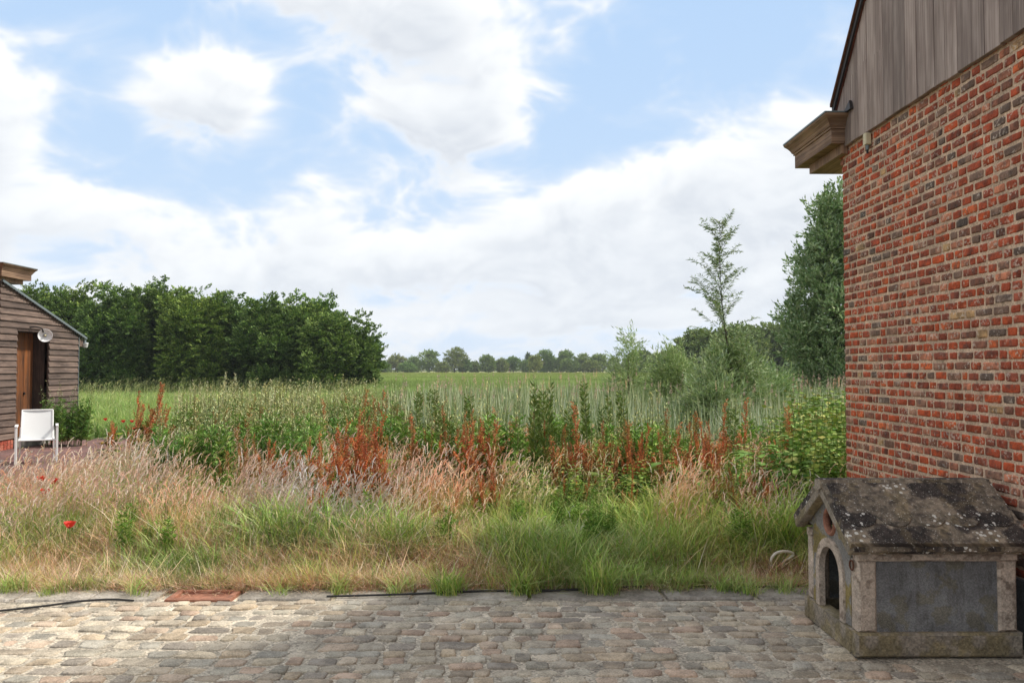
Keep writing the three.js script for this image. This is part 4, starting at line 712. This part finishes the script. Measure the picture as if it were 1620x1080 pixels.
  // broad burdock leaves, each plant its own
  for (const [px, top, z, s] of [[1180, 718, 8.0, 1], [1195, 700, 8.3, 1.1], [1262, 668, 8.6, 1], [1238, 690, 8.4, .9], [1300, 660, 8.9, 1.1], [490, 775, 7.6, .8], [760, 700, 9, .8], [815, 705, 9, .8], [1100, 720, 8.4, .9], [1060, 715, 8.5, .9], [1215, 770, 7.5, .7]]) {
    const r2 = rng(px), x = (px - 800) / 1300 * z, H = 1.6 - (top - 583) * z / 1300, b = thing('burdock_plant', px < 700 ? 'dark broad leaved plant under the reddest docks' : px < 900 ? 'broad leaved plant among mid meadow docks' : px < 1150 ? 'broad leaved plant in the long red dock row' : px < 1220 ? 'broad leaved burdock left of the nettles' : 'broad leaved burdock among nettles near the house', 'plant', [x, GY, -z], r2() * 6, px < 700 ? undefined : px < 900 ? 'broad leaves at mid meadow' : px < 1150 ? 'broad leaves in the dock row' : px < 1220 ? 'burdocks left of the nettles' : 'burdocks among the nettles');
    for (let k = 0; k < 7; k++) {
      const g = new GB(), a = k * .9 + r2(), L = (.17 + .1 * r2()) * s, w = L * .62, y = Math.max(.15, H * (.5 + .5 * r2()) - .08), c = vary(S(112, 146, 56), r2, .2), dx = Math.cos(a), dz = Math.sin(a), n = 5; g.tube([[0, y * .3, 0, .004], [dx * .05, y, dz * .05, .003]], S(120, 130, 70), 4);
      let last = null; for (let i = 0; i <= n; i++) { const t = i / n, q = w / 2 * Math.sin(Math.PI * (.12 + .88 * t) ** .8) * (i === n ? .05 : 1), rr = .05 + L * t, yy = y + L * (.25 * t - .45 * t * t), ring = [g.v(dx * rr - dz * q, yy + q * .25, dz * rr + dx * q, c), g.v(dx * rr, yy, dz * rr, c), g.v(dx * rr + dz * q, yy + q * .25, dz * rr - dx * q, c)]; if (last) { g.quad(last[0], last[1], ring[1], ring[0]); g.quad(last[1], last[2], ring[2], ring[1]); } last = ring; }
      part('leaf', g.build(), leafMat, b);
    }
    burs.push(b);
  }
  ordered(burs);
  // reed bed: flat upright blades, some bent over
  const rc = [S(176, 188, 146), S(132, 152, 104), S(206, 212, 178), S(108, 134, 80), S(220, 218, 188)];
  const reed = (seed, heads) => { const r = rng(seed), g = new GB(); for (let k = 0; k < 15; k++) { const turn = r() * 6.28, h = 1.1 + .35 * r(), bent = r() < .38; g.blade((r() - .5) * .5, 0, (r() - .5) * .5, turn, h, h * (bent ? .35 + .4 * r() : .14 * (.3 + r())), .02 + .012 * r(), vary(rc[Math.floor(r() * 5)], r), 4, turn + 1.57); }
    for (let k = 0; k < heads; k++) { const x = (r() - .5) * .4, z = (r() - .5) * .4, h = 1.2 + .25 * r(), c = vary(S(206, 178, 160), r); g.tube([[x, 0, z, .004], [x, h, z, .003]], S(150, 156, 104), 4); for (let i = 0; i < 26; i++) { const t = r(), a = r() * 6.28; g.leaf([x, h - .02 + t * .2, z], [Math.cos(a), .8, Math.sin(a)], .03 * (1.2 - t), .012, c, r); } } return g.build(); };
  const rg = [reed(661, 0), reed(662, 0), reed(663, 1), reed(664, 2)], rs = [[], [], [], []];
  for (let k = 0; k < 2800; k++) { const z = -12.5 - 14.5 * r() ** 1.1, left = 615 + 60 * sstep(-z, 22, 12), px = left + (1420 - left) * r(), x = (px - 800) / 1300 * -z, n = noise3(x * .5, 31, z * .5), q = r(); if (n < -.18 && r() < .6) continue; rs[q < .42 ? 0 : q < .82 ? 1 : q < .93 ? 2 : 3].push([x, GY - .1, z, r() * 6.28, .76 + .3 * r() + n * .2, (r() - .5) * .1, (r() - .5) * .1, [1 + n * .15, 1 + n * .1, 1]]); }
  rs.forEach((s, k) => scatter('reeds', rg[k], grassMat, s, k > 1 ? 'reeds with pale pinkish flower spikes' : 'bed of upright grey green reeds'));
  // crop tufts along the near part of the field, so that it has a grain
  const cg = (seed) => { const r = rng(seed), g = new GB(); for (let k = 0; k < 16; k++) g.blade((r() - .5) * .7, 0, (r() - .5) * .7, r() * 6.28, .34 + .2 * r(), .12 * r(), .03, vary(S(142, 170, 96), r, .15), 2); return g.build(); };
  const c1 = [cg(671), cg(672)], cs = [[], []];
  for (let k = 0; k < 42000; k++) { const z = -34 - 130 * r() ** 1.5, px = 560 + 800 * r(), x = (px - 800) / 1300 * -z, n = noise3(x * .05, 51, z * .16), b = 1 + n * .35; cs[k % 2].push([x, 0, z, r() * 6.28, 1 + -z / 160, 0, 0, [b * (1 + -z / 500), b, b]]); }
  cs.forEach((s, k) => scatter('crop_stand', c1[k], grassMat, s, 'dense green crop standing in the field'));
}

// ---------------------------------------------------------------- poppies
{
  const red = new THREE.MeshPhysicalMaterial({ color: col(S(226, 52, 34)), roughness: .7, transmission: .3, thickness: 0 }), stemM = std({ color: col(S(120, 140, 80)) }), core = std({ color: col(S(50, 48, 44)) }), r = rng(707);
  const list = [[117, 833, 6.45, 'lone red poppy low in the dry grass'], [72, 760, 8.3, 'left poppy of the close pair at the terrace edge'], [90, 764, 8.2, 'right poppy of the close pair at the terrace edge'], [78, 780, 7.8, 'faded red poppy below the pair at the terrace edge'], [170, 665, 17, 'red poppy beside the dark shed corner weed'], [198, 668, 16.6, 'leftmost red poppy in the gap before the trees'], [212, 668, 16.6, 'rightmost red poppy in the gap before the trees'], [216, 680, 15.6, 'low red poppy below the pair in the gap']];
  for (const [px, py, z, label] of list) {
    const y = 1.6 - (py - 583) * z / 1300, x = (px - 800) / 1300 * z, p = thing('poppy', label, 'poppy', [x, GY, -z], r() * 6, label.includes('close pair') ? 'pair of poppies at the terrace edge' : undefined), h = y - GY, g = new GB(); g.tube([[.03, 0, 0, .003], [.01, h * .5, 0, .0025], [0, h, 0, .002]], [1, 1, 1], 5); part('stem', g.build(), stemM, p);
    for (let k = 0; k < 4; k++) { const a = k * 1.57 + .3, b = new GB(), R = .04 + r() * .008, last = []; for (let i = 0; i <= 4; i++) { const row = []; for (let j = -2; j <= 2; j++) { const t = i / 4, w = j / 2 * .85 * (t ** .5), rr = R * t, yy = h + .004 + .046 * t * t + .004 * Math.sin(j * 3 + k); row.push(b.v(Math.cos(a + w) * rr, yy + (k % 2) * .004, Math.sin(a + w) * rr, [1, 1, 1])); } if (i) for (let j = 0; j < 4; j++) b.quad(last[j], last[j + 1], row[j + 1], row[j]); last.length = 0; last.push(...row); } part('petal', b.build(), red, p); }
    const c = new THREE.SphereGeometry(.009, 8, 6); c.translate(0, h + .012, 0); part('seed_pod', c, core, p);
  }
  // pale hose lying in the grass
  const hz = new THREE.CatmullRomCurve3([[2.05, .06, -6.36], [2.045, .13, -6.36], [2.09, .175, -6.38], [2.18, .185, -6.4], [2.24, .16, -6.42], [2.2, .13, -6.4], [2.15, .115, -6.37], [2.13, .07, -6.35], [2.17, .0, -6.33]].map((q) => new THREE.Vector3(...q)));
  tag(part('garden_hose', new THREE.TubeGeometry(hz, 60, .011, 8), M.hose, scene), 'looped pale garden hose in the grass near the kennel', 'hose');
}

// ---------------------------------------------------------------- trees
{
  // a spray: twig with leaves, about one unit long
  const spray = (seed, n, len, w, cols, droop = 0) => { const r = rng(seed), g = new GB(); g.blade(0, 0, 0, 0, .1, .9, .012, S(96, 86, 66), 2); for (let k = 0; k < n; k++) { const t = .1 + .9 * r(), a = r() * 6.28, p = [t * .95 + (r() - .5) * .1, .12 * t + (r() - .5) * .22 - droop * t * t, (r() - .5) * .5]; g.leaf(p, [.6 + r() * .5, (r() - .35) * .9 - droop, (r() - .5) * 1.6], len * (.7 + .6 * r()), w * (.7 + .6 * r()), vary(cols[Math.floor(r() * cols.length)], r, .2), r, .3); } return g.build(); };
  const horn = [S(112, 138, 60), S(92, 120, 52), S(142, 162, 76), S(76, 104, 48), S(160, 176, 88)];
  const SP = {
    hedge: [1, 2, 3].map((s) => spray(800 + s, 24, .30, .17, horn)), far: [1, 2, 3].map((s) => spray(810 + s, 16, .42, .28, [S(142, 156, 98), S(128, 144, 90), S(156, 168, 108)])),
    willow: [1, 2, 3].map((s) => spray(820 + s, 20, .26, .055, [S(168, 184, 134), S(150, 170, 114), S(182, 194, 154), S(134, 156, 98)])), tall: [1, 2].map((s) => spray(830 + s, 24, .26, .11, [S(124, 146, 98), S(104, 128, 82), S(146, 164, 124), S(166, 180, 146)])),
  };
  // crown: sprays on the surfaces of many lobes, pointing outwards
  function crown(r, lobes, per, size, up = .15, inner = .25) {
    const out = []; for (const [cx, cy, cz, rx, ry, rz, k] of lobes) {
      const n = Math.round(per * (k || 1)); for (let i = 0; i < n; i++) {
        const a = r() * 6.28, v = 1 - 2 * r(), h = Math.sqrt(1 - v * v), q = r() < inner ? .35 + .5 * r() : .8 + .28 * r(), dx = Math.cos(a) * h, dz = Math.sin(a) * h; const y = cy + v * ry * q; if (y < .05) continue;
        out.push([cx + dx * rx * q, y, cz + dz * rz * q, -a + (r() - .5) * 1.4, size * (.6 + .8 * r()), (r() - .5) * 1.0, v * .7 + up + (r() - .5) * .7]);
      } } return out;
  }
  const tints = (spots, r, t, amt) => spots.forEach((s) => { const k = 1 + (r() - .5) * amt, q = s[7] || [1, 1, 1]; s[7] = [t[0] * k * q[0], t[1] * k * q[1], t[2] * k * q[2]]; });
  function tree(name, label, category, group, at, opts) {
    const { seed, lobes, per, size, kind, tint = [1, 1, 1], trunk, up, inner } = opts, r = rng(seed), t = thing(name, label, category, at, 0, group), g = new GB();
    g.tube(trunk, [1, 1, 1], 7); for (const l of lobes) if (r() < .8) { const b = trunk[Math.min(trunk.length - 1, 1 + Math.floor(r() * (trunk.length - 1)))]; g.tube([[b[0], Math.min(b[1], l[1] * .8), b[2], b[3] * .6], [(b[0] + l[0]) / 2, (Math.min(b[1], l[1] * .8) + l[1]) / 2 + .1, (b[2] + l[2]) / 2, b[3] * .4], [l[0], l[1], l[2], b[3] * .12]], [1, 1, 1], 5); }
    part('trunk', g.build(), barkMat, t);
    const spots = crown(r, lobes, per, size, up, inner); tints(spots, r, tint, .35); const c = new THREE.Group(); c.name = 'crown'; t.add(c); const S3 = SP[kind], by = S3.map(() => []); spots.forEach((s, i) => by[i % S3.length].push(s)); by.forEach((s, i) => scatter('leaf_sprays', S3[i], leafMat, s, null, c)); return t;
  }
  // dense belt of trees, leafy down to the ground
  const rr = rng(900), belt = [];
  const tops = [[30, 458], [80, 460], [130, 452], [175, 462], [215, 452], [262, 450], [305, 462], [345, 462], [390, 474], [432, 472], [470, 478], [500, 466], [530, 492], [566, 518]];
  const where = ['above the shed roof ridge', 'behind the shed roof slope', 'rising behind the shed eave', 'with a pale leafy top right of the shed', 'third tree right of the shed corner', 'with the highest top in the belt', 'just right of the highest top', 'left of the middle of the belt', 'at the middle of the belt', 'with a pointed crest right of the middle', 'fourth from the open end', 'broad and bright, third from the open end', 'second from the open end', 'low and loose at the open end of the belt'];
  tops.forEach(([px, top], i) => {
    const z = 55 + (i % 3) * 1.6 + (i > 11 ? -1 : 0), x = (px - 800) / 1300 * z, H = 1.25 + (583 - top) * z / 1300, lobes = [], w = i === 13 ? 1.15 : 1.75, r = rng(910 + i);
    for (let k = 0; k < 26; k++) { const t = (k + .5) / 26, y = .3 + (H - 1.25) * t, wide = w * (i === 13 ? 1 - .45 * t : (t > .75 ? 1.15 - (t - .75) * 2.2 : 1.1)), a = r() * 6.28, q = wide * Math.sqrt(r()); lobes.push([Math.cos(a) * q, y, Math.sin(a) * q, .55 + .5 * r(), .4 + .4 * r(), .55 + .5 * r()]); }
    for (let k = 0; k < 7; k++) lobes.push([(r() - .5) * 2 * w, H - .75 + (r() - .3) * .9, (r() - .5) * w, .16 + .2 * r(), .4 + .5 * r(), .2, .22]);
    tree('hornbeam_tree', 'dark green hornbeam ' + where[i], 'tree', 'belt of dense trees beyond the meadow', [x, GY, -z], { seed: 930 + i, lobes, per: i === 13 ? 70 : 110, size: .5, kind: 'hedge', tint: [[.84, .88, .9], [.74, .82, .86], [.96, .96, .86], [.7, .8, .84]][i % 4].map((k) => k * (i === 11 ? 1.15 : .98)), trunk: [[0, 0, 0, .14], [.05, H * .35, 0, .10], [0, H * .65, .05, .07], [0, H * .85, 0, .03]], up: .1 });
  });
  // a second rank closes the belt behind
  { const t = thing('tree_belt', 'dark mass of trees filling the back of the belt', 'trees', [0, GY, 0]); t.userData.kind = 'stuff'; const lobes = []; for (let k = 0; k < 90; k++) { const px = -40 + 590 * rr(), z = 60 + 5 * rr(), y = .4 + 4.9 * rr(); lobes.push([(px - 800) / 1300 * z, y, -z, 1.3, 1, 1.2]); } const s = crown(rr, lobes, 110, .75); tints(s, rr, [.85, .9, .9], .3); scatter('leaf_sprays', SP.hedge[0], leafMat, s, null, t); }

  // the slender willow and its shrub base
  const wt = thing('young_willow', 'tall slender young willow with airy feathery top', 'willow', [(1165 - 800) / 1300 * 15.5, GY, -15.5]);
  {
    const r = rng(950), g = new GB(), lf = new GB(), H = 4.42, wc = [S(146, 164, 112), S(128, 150, 94), S(168, 180, 140), S(112, 136, 80)], at = (t) => [-.34 * t + .05 * Math.sin(t * 7), H * t, .1 * t];
    g.tube(Array.from({ length: 9 }, (_, k) => [...at(k / 8), .022 * (1 - .88 * k / 8)]), [1, 1, 1], 6);
    for (let b = 0; b < 120; b++) {
      const t = .14 + .85 * b / 120, p = at(t), a = r() * 6.28, L = (.2 + .52 * r()) * (t > .75 ? .42 + 1.2 * (1 - t) : 1), upk = .5 + 1.5 * r(), n = 7, pts = [];
      for (let k = 0; k <= n; k++) { const q = k / n * L; pts.push([p[0] + Math.cos(a) * q, p[1] + upk * q - .35 * q * q / L * .9, p[2] + Math.sin(a) * q, .005 * (1 - .8 * k / n)]); } g.tube(pts, [1, 1, 1], 4);
      for (let k = 0; k < 26 + L * 60; k++) { const q = .12 + .88 * r(), i = Math.min(n - 1, Math.floor(q * n)), f = q * n - i, A = pts[i], B = pts[i + 1], o = r() * 6.28; lf.leaf([lerp(A[0], B[0], f), lerp(A[1], B[1], f), lerp(A[2], B[2], f)], [Math.cos(a) * .5 + Math.cos(o) * .8, .5 - r() * .9, Math.sin(a) * .5 + Math.sin(o) * .8], .07 + .045 * r(), .017, vary(wc[Math.floor(r() * 4)], r), r, .2); }
    }
    part('trunk', g.build(), barkMat, wt); part('crown', lf.build(), leafMat, wt, 'stuff');
  }
  const shrub = (label, px, z, H, w, seed, per, tint) => {
    const r = rng(seed), lobes = [], stems = []; for (let k = 0; k < 30; k++) { const t = r(), a = r() * 6.28, q = w * (1 - .6 * t * t) * Math.sqrt(r()); lobes.push([Math.cos(a) * q, .25 + (H - .4) * t, Math.sin(a) * q * .8, .18 + .2 * r(), .22 + .22 * r(), .2 + .2 * r()]); }
    for (let k = 0; k < 5; k++) lobes.push([(r() - .5) * w, H - .15 + r() * .2, (r() - .5) * .3, .08, .3, .08, .35]);
    return tree('willow_shrub', label, 'shrub', 'willow shrubs at the reed bed', [(px - 800) / 1300 * z, GY, -z], { seed: seed + 1, lobes, per, size: .34, kind: 'willow', tint, trunk: [[0, 0, 0, .03], [.02, H * .4, 0, .02], [0, H * .75, 0, .012]], up: .5, inner: .4 });
  };
  shrub('dense grey green willow shrub round the young willow stem', 1160, 15.6, 1.85, .66, 960, 26, [1, 1, 1]);
  shrub('wide leafy willow shrub between the young willow and the dark tree', 1222, 16.6, 1.35, .5, 962, 22, [.95, 1, .95]);
  shrub('rounded green willow shrub left of the young willow', 1066, 20, 1.8, .46, 964, 22, [1, 1, .9]);
  shrub('slim pointed willow shrub nearest the open field', 994, 21, 2.25, .34, 966, 20, [1, 1, .92]);
  shrub('low willow shrub in the reeds below the young willow', 1128, 15, 1.3, .55, 968, 28, [1, 1, 1]);

  // dark columnar tree half hidden by the house
  { const r = rng(970), z = 27, H = 7.1, lobes = []; for (let k = 0; k < 60; k++) { const t = k / 60, a = r() * 6.28, q = (t < .5 ? 1.45 : 1.45 - 1.9 * (t - .5)) * Math.sqrt(r()) * (.7 + .55 * r()); lobes.push([Math.cos(a) * q, .5 + (H - 1) * t, Math.sin(a) * q, .4 + .35 * r(), .45 + .35 * r(), .4 + .35 * r()]); }
    for (const [dx, dy] of [[-1.4, 5.2], [-1.2, 4.2], [-1.75, 3.4], [-.9, 6.3], [-.3, 7.0], [-.6, 6.7], [-1.6, 2.6]]) lobes.push([dx, dy, .2, .22, .4, .25, .4]);
    tree('dark_poplar', 'tall dark grey leaved tree half hidden behind the brick house', 'tree', null, [(1338 - 800) / 1300 * z, GY, -z], { seed: 972, lobes, per: 46, size: .5, kind: 'tall', tint: [1.2, 1.22, 1.12], trunk: [[0, 0, 0, .16], [.05, 2, 0, .13], [0, 4.2, .05, .08], [0, 6.4, 0, .03]], up: .5 }); }

  // round trees at middle distance, right
  [[1112, 528, 76, 128, 'round dark tree left behind the young willow'], [1172, 520, 80, 132, 'round pale topped tree right behind the young willow'], [1222, 516, 78, 136, 'broad round tree next to the dark columnar tree'], [1262, 522, 60, 140, 'dark tree crown just left of the house corner'], [1045, 566, 26, 190, 'small round tree above the rounded willow shrub'], [1014, 563, 22, 230, 'small far tree behind the slim willow shrub']].forEach(([px, top, w, z, label], i) => {
    const r = rng(980 + i), H = 1.6 + (583 - top) * z / 1300, W = w / 2 * z / 1300, lobes = [[0, H * .88, 0, W * .45, H * .13, W * .4], [W * .3, H * .82, 0, W * .4, H * .13, W * .4], [-W * .35, H * .8, 0, W * .4, H * .13, W * .4]]; for (let k = 0; k < 34; k++) { const a = r() * 6.28, v = r() * 1.7 - .7, h = Math.sqrt(Math.max(0, 1 - v * v)); lobes.push([Math.cos(a) * h * W * .78, H * .52 + v * H * .38, Math.sin(a) * h * W * .7, W * .3, H * .13, W * .3]); }
    tree('round_tree', label, 'tree', 'round trees across the field', [(px - 800) / 1300 * z, GY, -z], { seed: 990 + i, lobes, per: 46, size: Math.max(.9, z / 150), kind: 'far', tint: i === 3 ? [.6, .7, .65] : [.9, .92, .74], trunk: [[0, 0, 0, .25], [0, H * .4, 0, .2], [0, H * .7, 0, .1]], up: .1 });
  });
  // far tree line
  const far = [[604, 574, 26, 300], [629, 564, 34, 320], [654, 568, 20, 330], [679, 558, 42, 320], [719, 553, 46, 318], [736, 570, 18, 318], [751, 576, 13, 330], [770, 565, 26, 318], [793, 571, 20, 322], [812, 568, 26, 330], [832, 573, 18, 316], [846, 566, 18, 300], [863, 557, 30, 318], [884, 570, 14, 340], [897, 558, 28, 318], [922, 563, 32, 322], [949, 564, 38, 318], [900, 572, 30, 305], [935, 574, 30, 305], [972, 568, 18, 330], [575, 572, 30, 310], [990, 570, 18, 340], [645, 577, 26, 300], [700, 577, 20, 302]];
  const farWhere = ['just right of the dense belt end', 'second clump right of the dense belt', 'thin topped, between two taller clumps', 'broad, left of the tallest', 'tallest and widest of the far line', 'at the right foot of the tallest', 'tiny and dark, alone in the gap', 'round, after the wide gap', 'squat twin, left one', 'squat twin, right one', 'low, at the foot of the thin poplar', 'yellowish, left of the white house', 'tall, above the white house', 'thin, behind the white house', 'with the dark poplars behind it', 'in the wide clump, left crown', 'in the wide clump, right crown', 'low front bush of the wide clump, left', 'low front bush of the wide clump, right', 'last before the slim willow shrub', 'hidden behind the belt end', 'behind the slim willow shrub', 'low bush before the thin topped tree', 'low bush left of the tallest tree'];
  far.forEach(([px, top, w, z], i) => {
    const r = rng(1000 + i), H = 1.6 + (583 - top) * z / 1300 + .4, W = w / 2 * z / 1300, lobes = [[0, H * .88, 0, W * .4, H * .13, W * .4]]; for (let k = 0; k < 22; k++) { const a = r() * 6.28, v = r() * 1.8 - .85, h = Math.sqrt(Math.max(0, 1 - v * v)); lobes.push([Math.cos(a) * h * W * .62, H * .5 + v * H * .40, Math.sin(a) * h * W * .6, W * (.2 + .15 * r()), H * (.08 + .07 * r()), W * .3]); }
    tree('far_tree', 'far tree ' + farWhere[i], 'tree', 'tree line beyond the field', [(px - 800) / 1300 * z, GY, -z], { seed: 1040 + i, lobes, per: 46, size: .85, kind: 'far', tint: i === 11 ? [1.25, 1.15, .8] : [.82 + .25 * r(), .95 + .12 * r(), .72], trunk: [[0, 0, 0, .3], [0, H * .4, 0, .22], [0, H * .7, 0, .1]], up: .1 });
  });
  for (const [px, top, z, label] of [[835, 560, 330, 'thin dark poplar standing alone over the far trees'], [887, 559, 335, 'left of the two dark far poplars'], [891, 557, 335, 'right of the two dark far poplars']]) { const r = rng(px), H = 1.6 + (583 - top) * z / 1300 + .5, lobes = []; for (let k = 0; k < 14; k++) lobes.push([(r() - .5) * .4, H * (.15 + .8 * k / 14), (r() - .5) * .4, .6, .6, .6]); tree('far_poplar', label, 'poplar', 'far dark poplars', [(px - 800) / 1300 * z, GY, -z], { seed: px + 5, lobes, per: 40, size: .6, kind: 'far', tint: [.5, .58, .52], trunk: [[0, 0, 0, .2], [0, H * .6, 0, .1], [0, H * .9, 0, .04]], up: .8 }); }
  // low hedge strip under the far trees
  { const r = rng(1090), s = []; for (let k = 0; k < 700; k++) { const px = 560 + 480 * r(), z = 330 + 20 * r(); s.push([(px - 800) / 1300 * z, .2 + 1.1 * r() * (0.6 + .5 * noise3(px * .05, 1, 1)), -z, r() * 6.28, .9, 0, (r() - .3), [.95, .98, .85]]); } const m = scatter('far_undergrowth', SP.far[0], leafMat, s, 'low undergrowth below the far tree line'); }
}

// ---------------------------------------------------------------- far farmhouses
{
  const wM = std({ color: col([.6, .58, .54]) }), rM = std({ color: col(S(132, 108, 96)) }), dM = std({ color: col(S(70, 76, 84)), roughness: .3 });
  for (const [px, z, w, label, cM] of [[859, 328, 4, 'small white farmhouse under the far trees', wM], [880, 345, 5, 'small brick farmhouse with orange roof under the far trees', rM]]) {
    const h = thing('farmhouse', label, 'house', [(px - 800) / 1300 * z, GY, -z]); part('wall', box(-w / 2, w / 2, 0, 2.6, -2.5, 2.5), cM, h);
    const rf = new THREE.ExtrudeGeometry(new THREE.Shape([[-2.8, 2.61], [2.8, 2.61], [0, 5]].map((q) => new THREE.Vector2(...q))), { depth: w + .4, bevelEnabled: false }); rf.rotateY(Math.PI / 2); rf.translate(-w / 2 - .2, 0, 0); part('roof', rf, rM, h);
    for (const x of [-1.6, 1.4]) part('window', box(x - .45, x + .45, .9, 2, 2.48, 2.53), dM, h); part('door', box(-.35, .5, 0, 2.05, 2.49, 2.54), dM, h);
  }
}
scene.fog = new THREE.FogExp2(new THREE.Color(.86, .92, 1.0), .00032);
renderer.render(scene, camera);
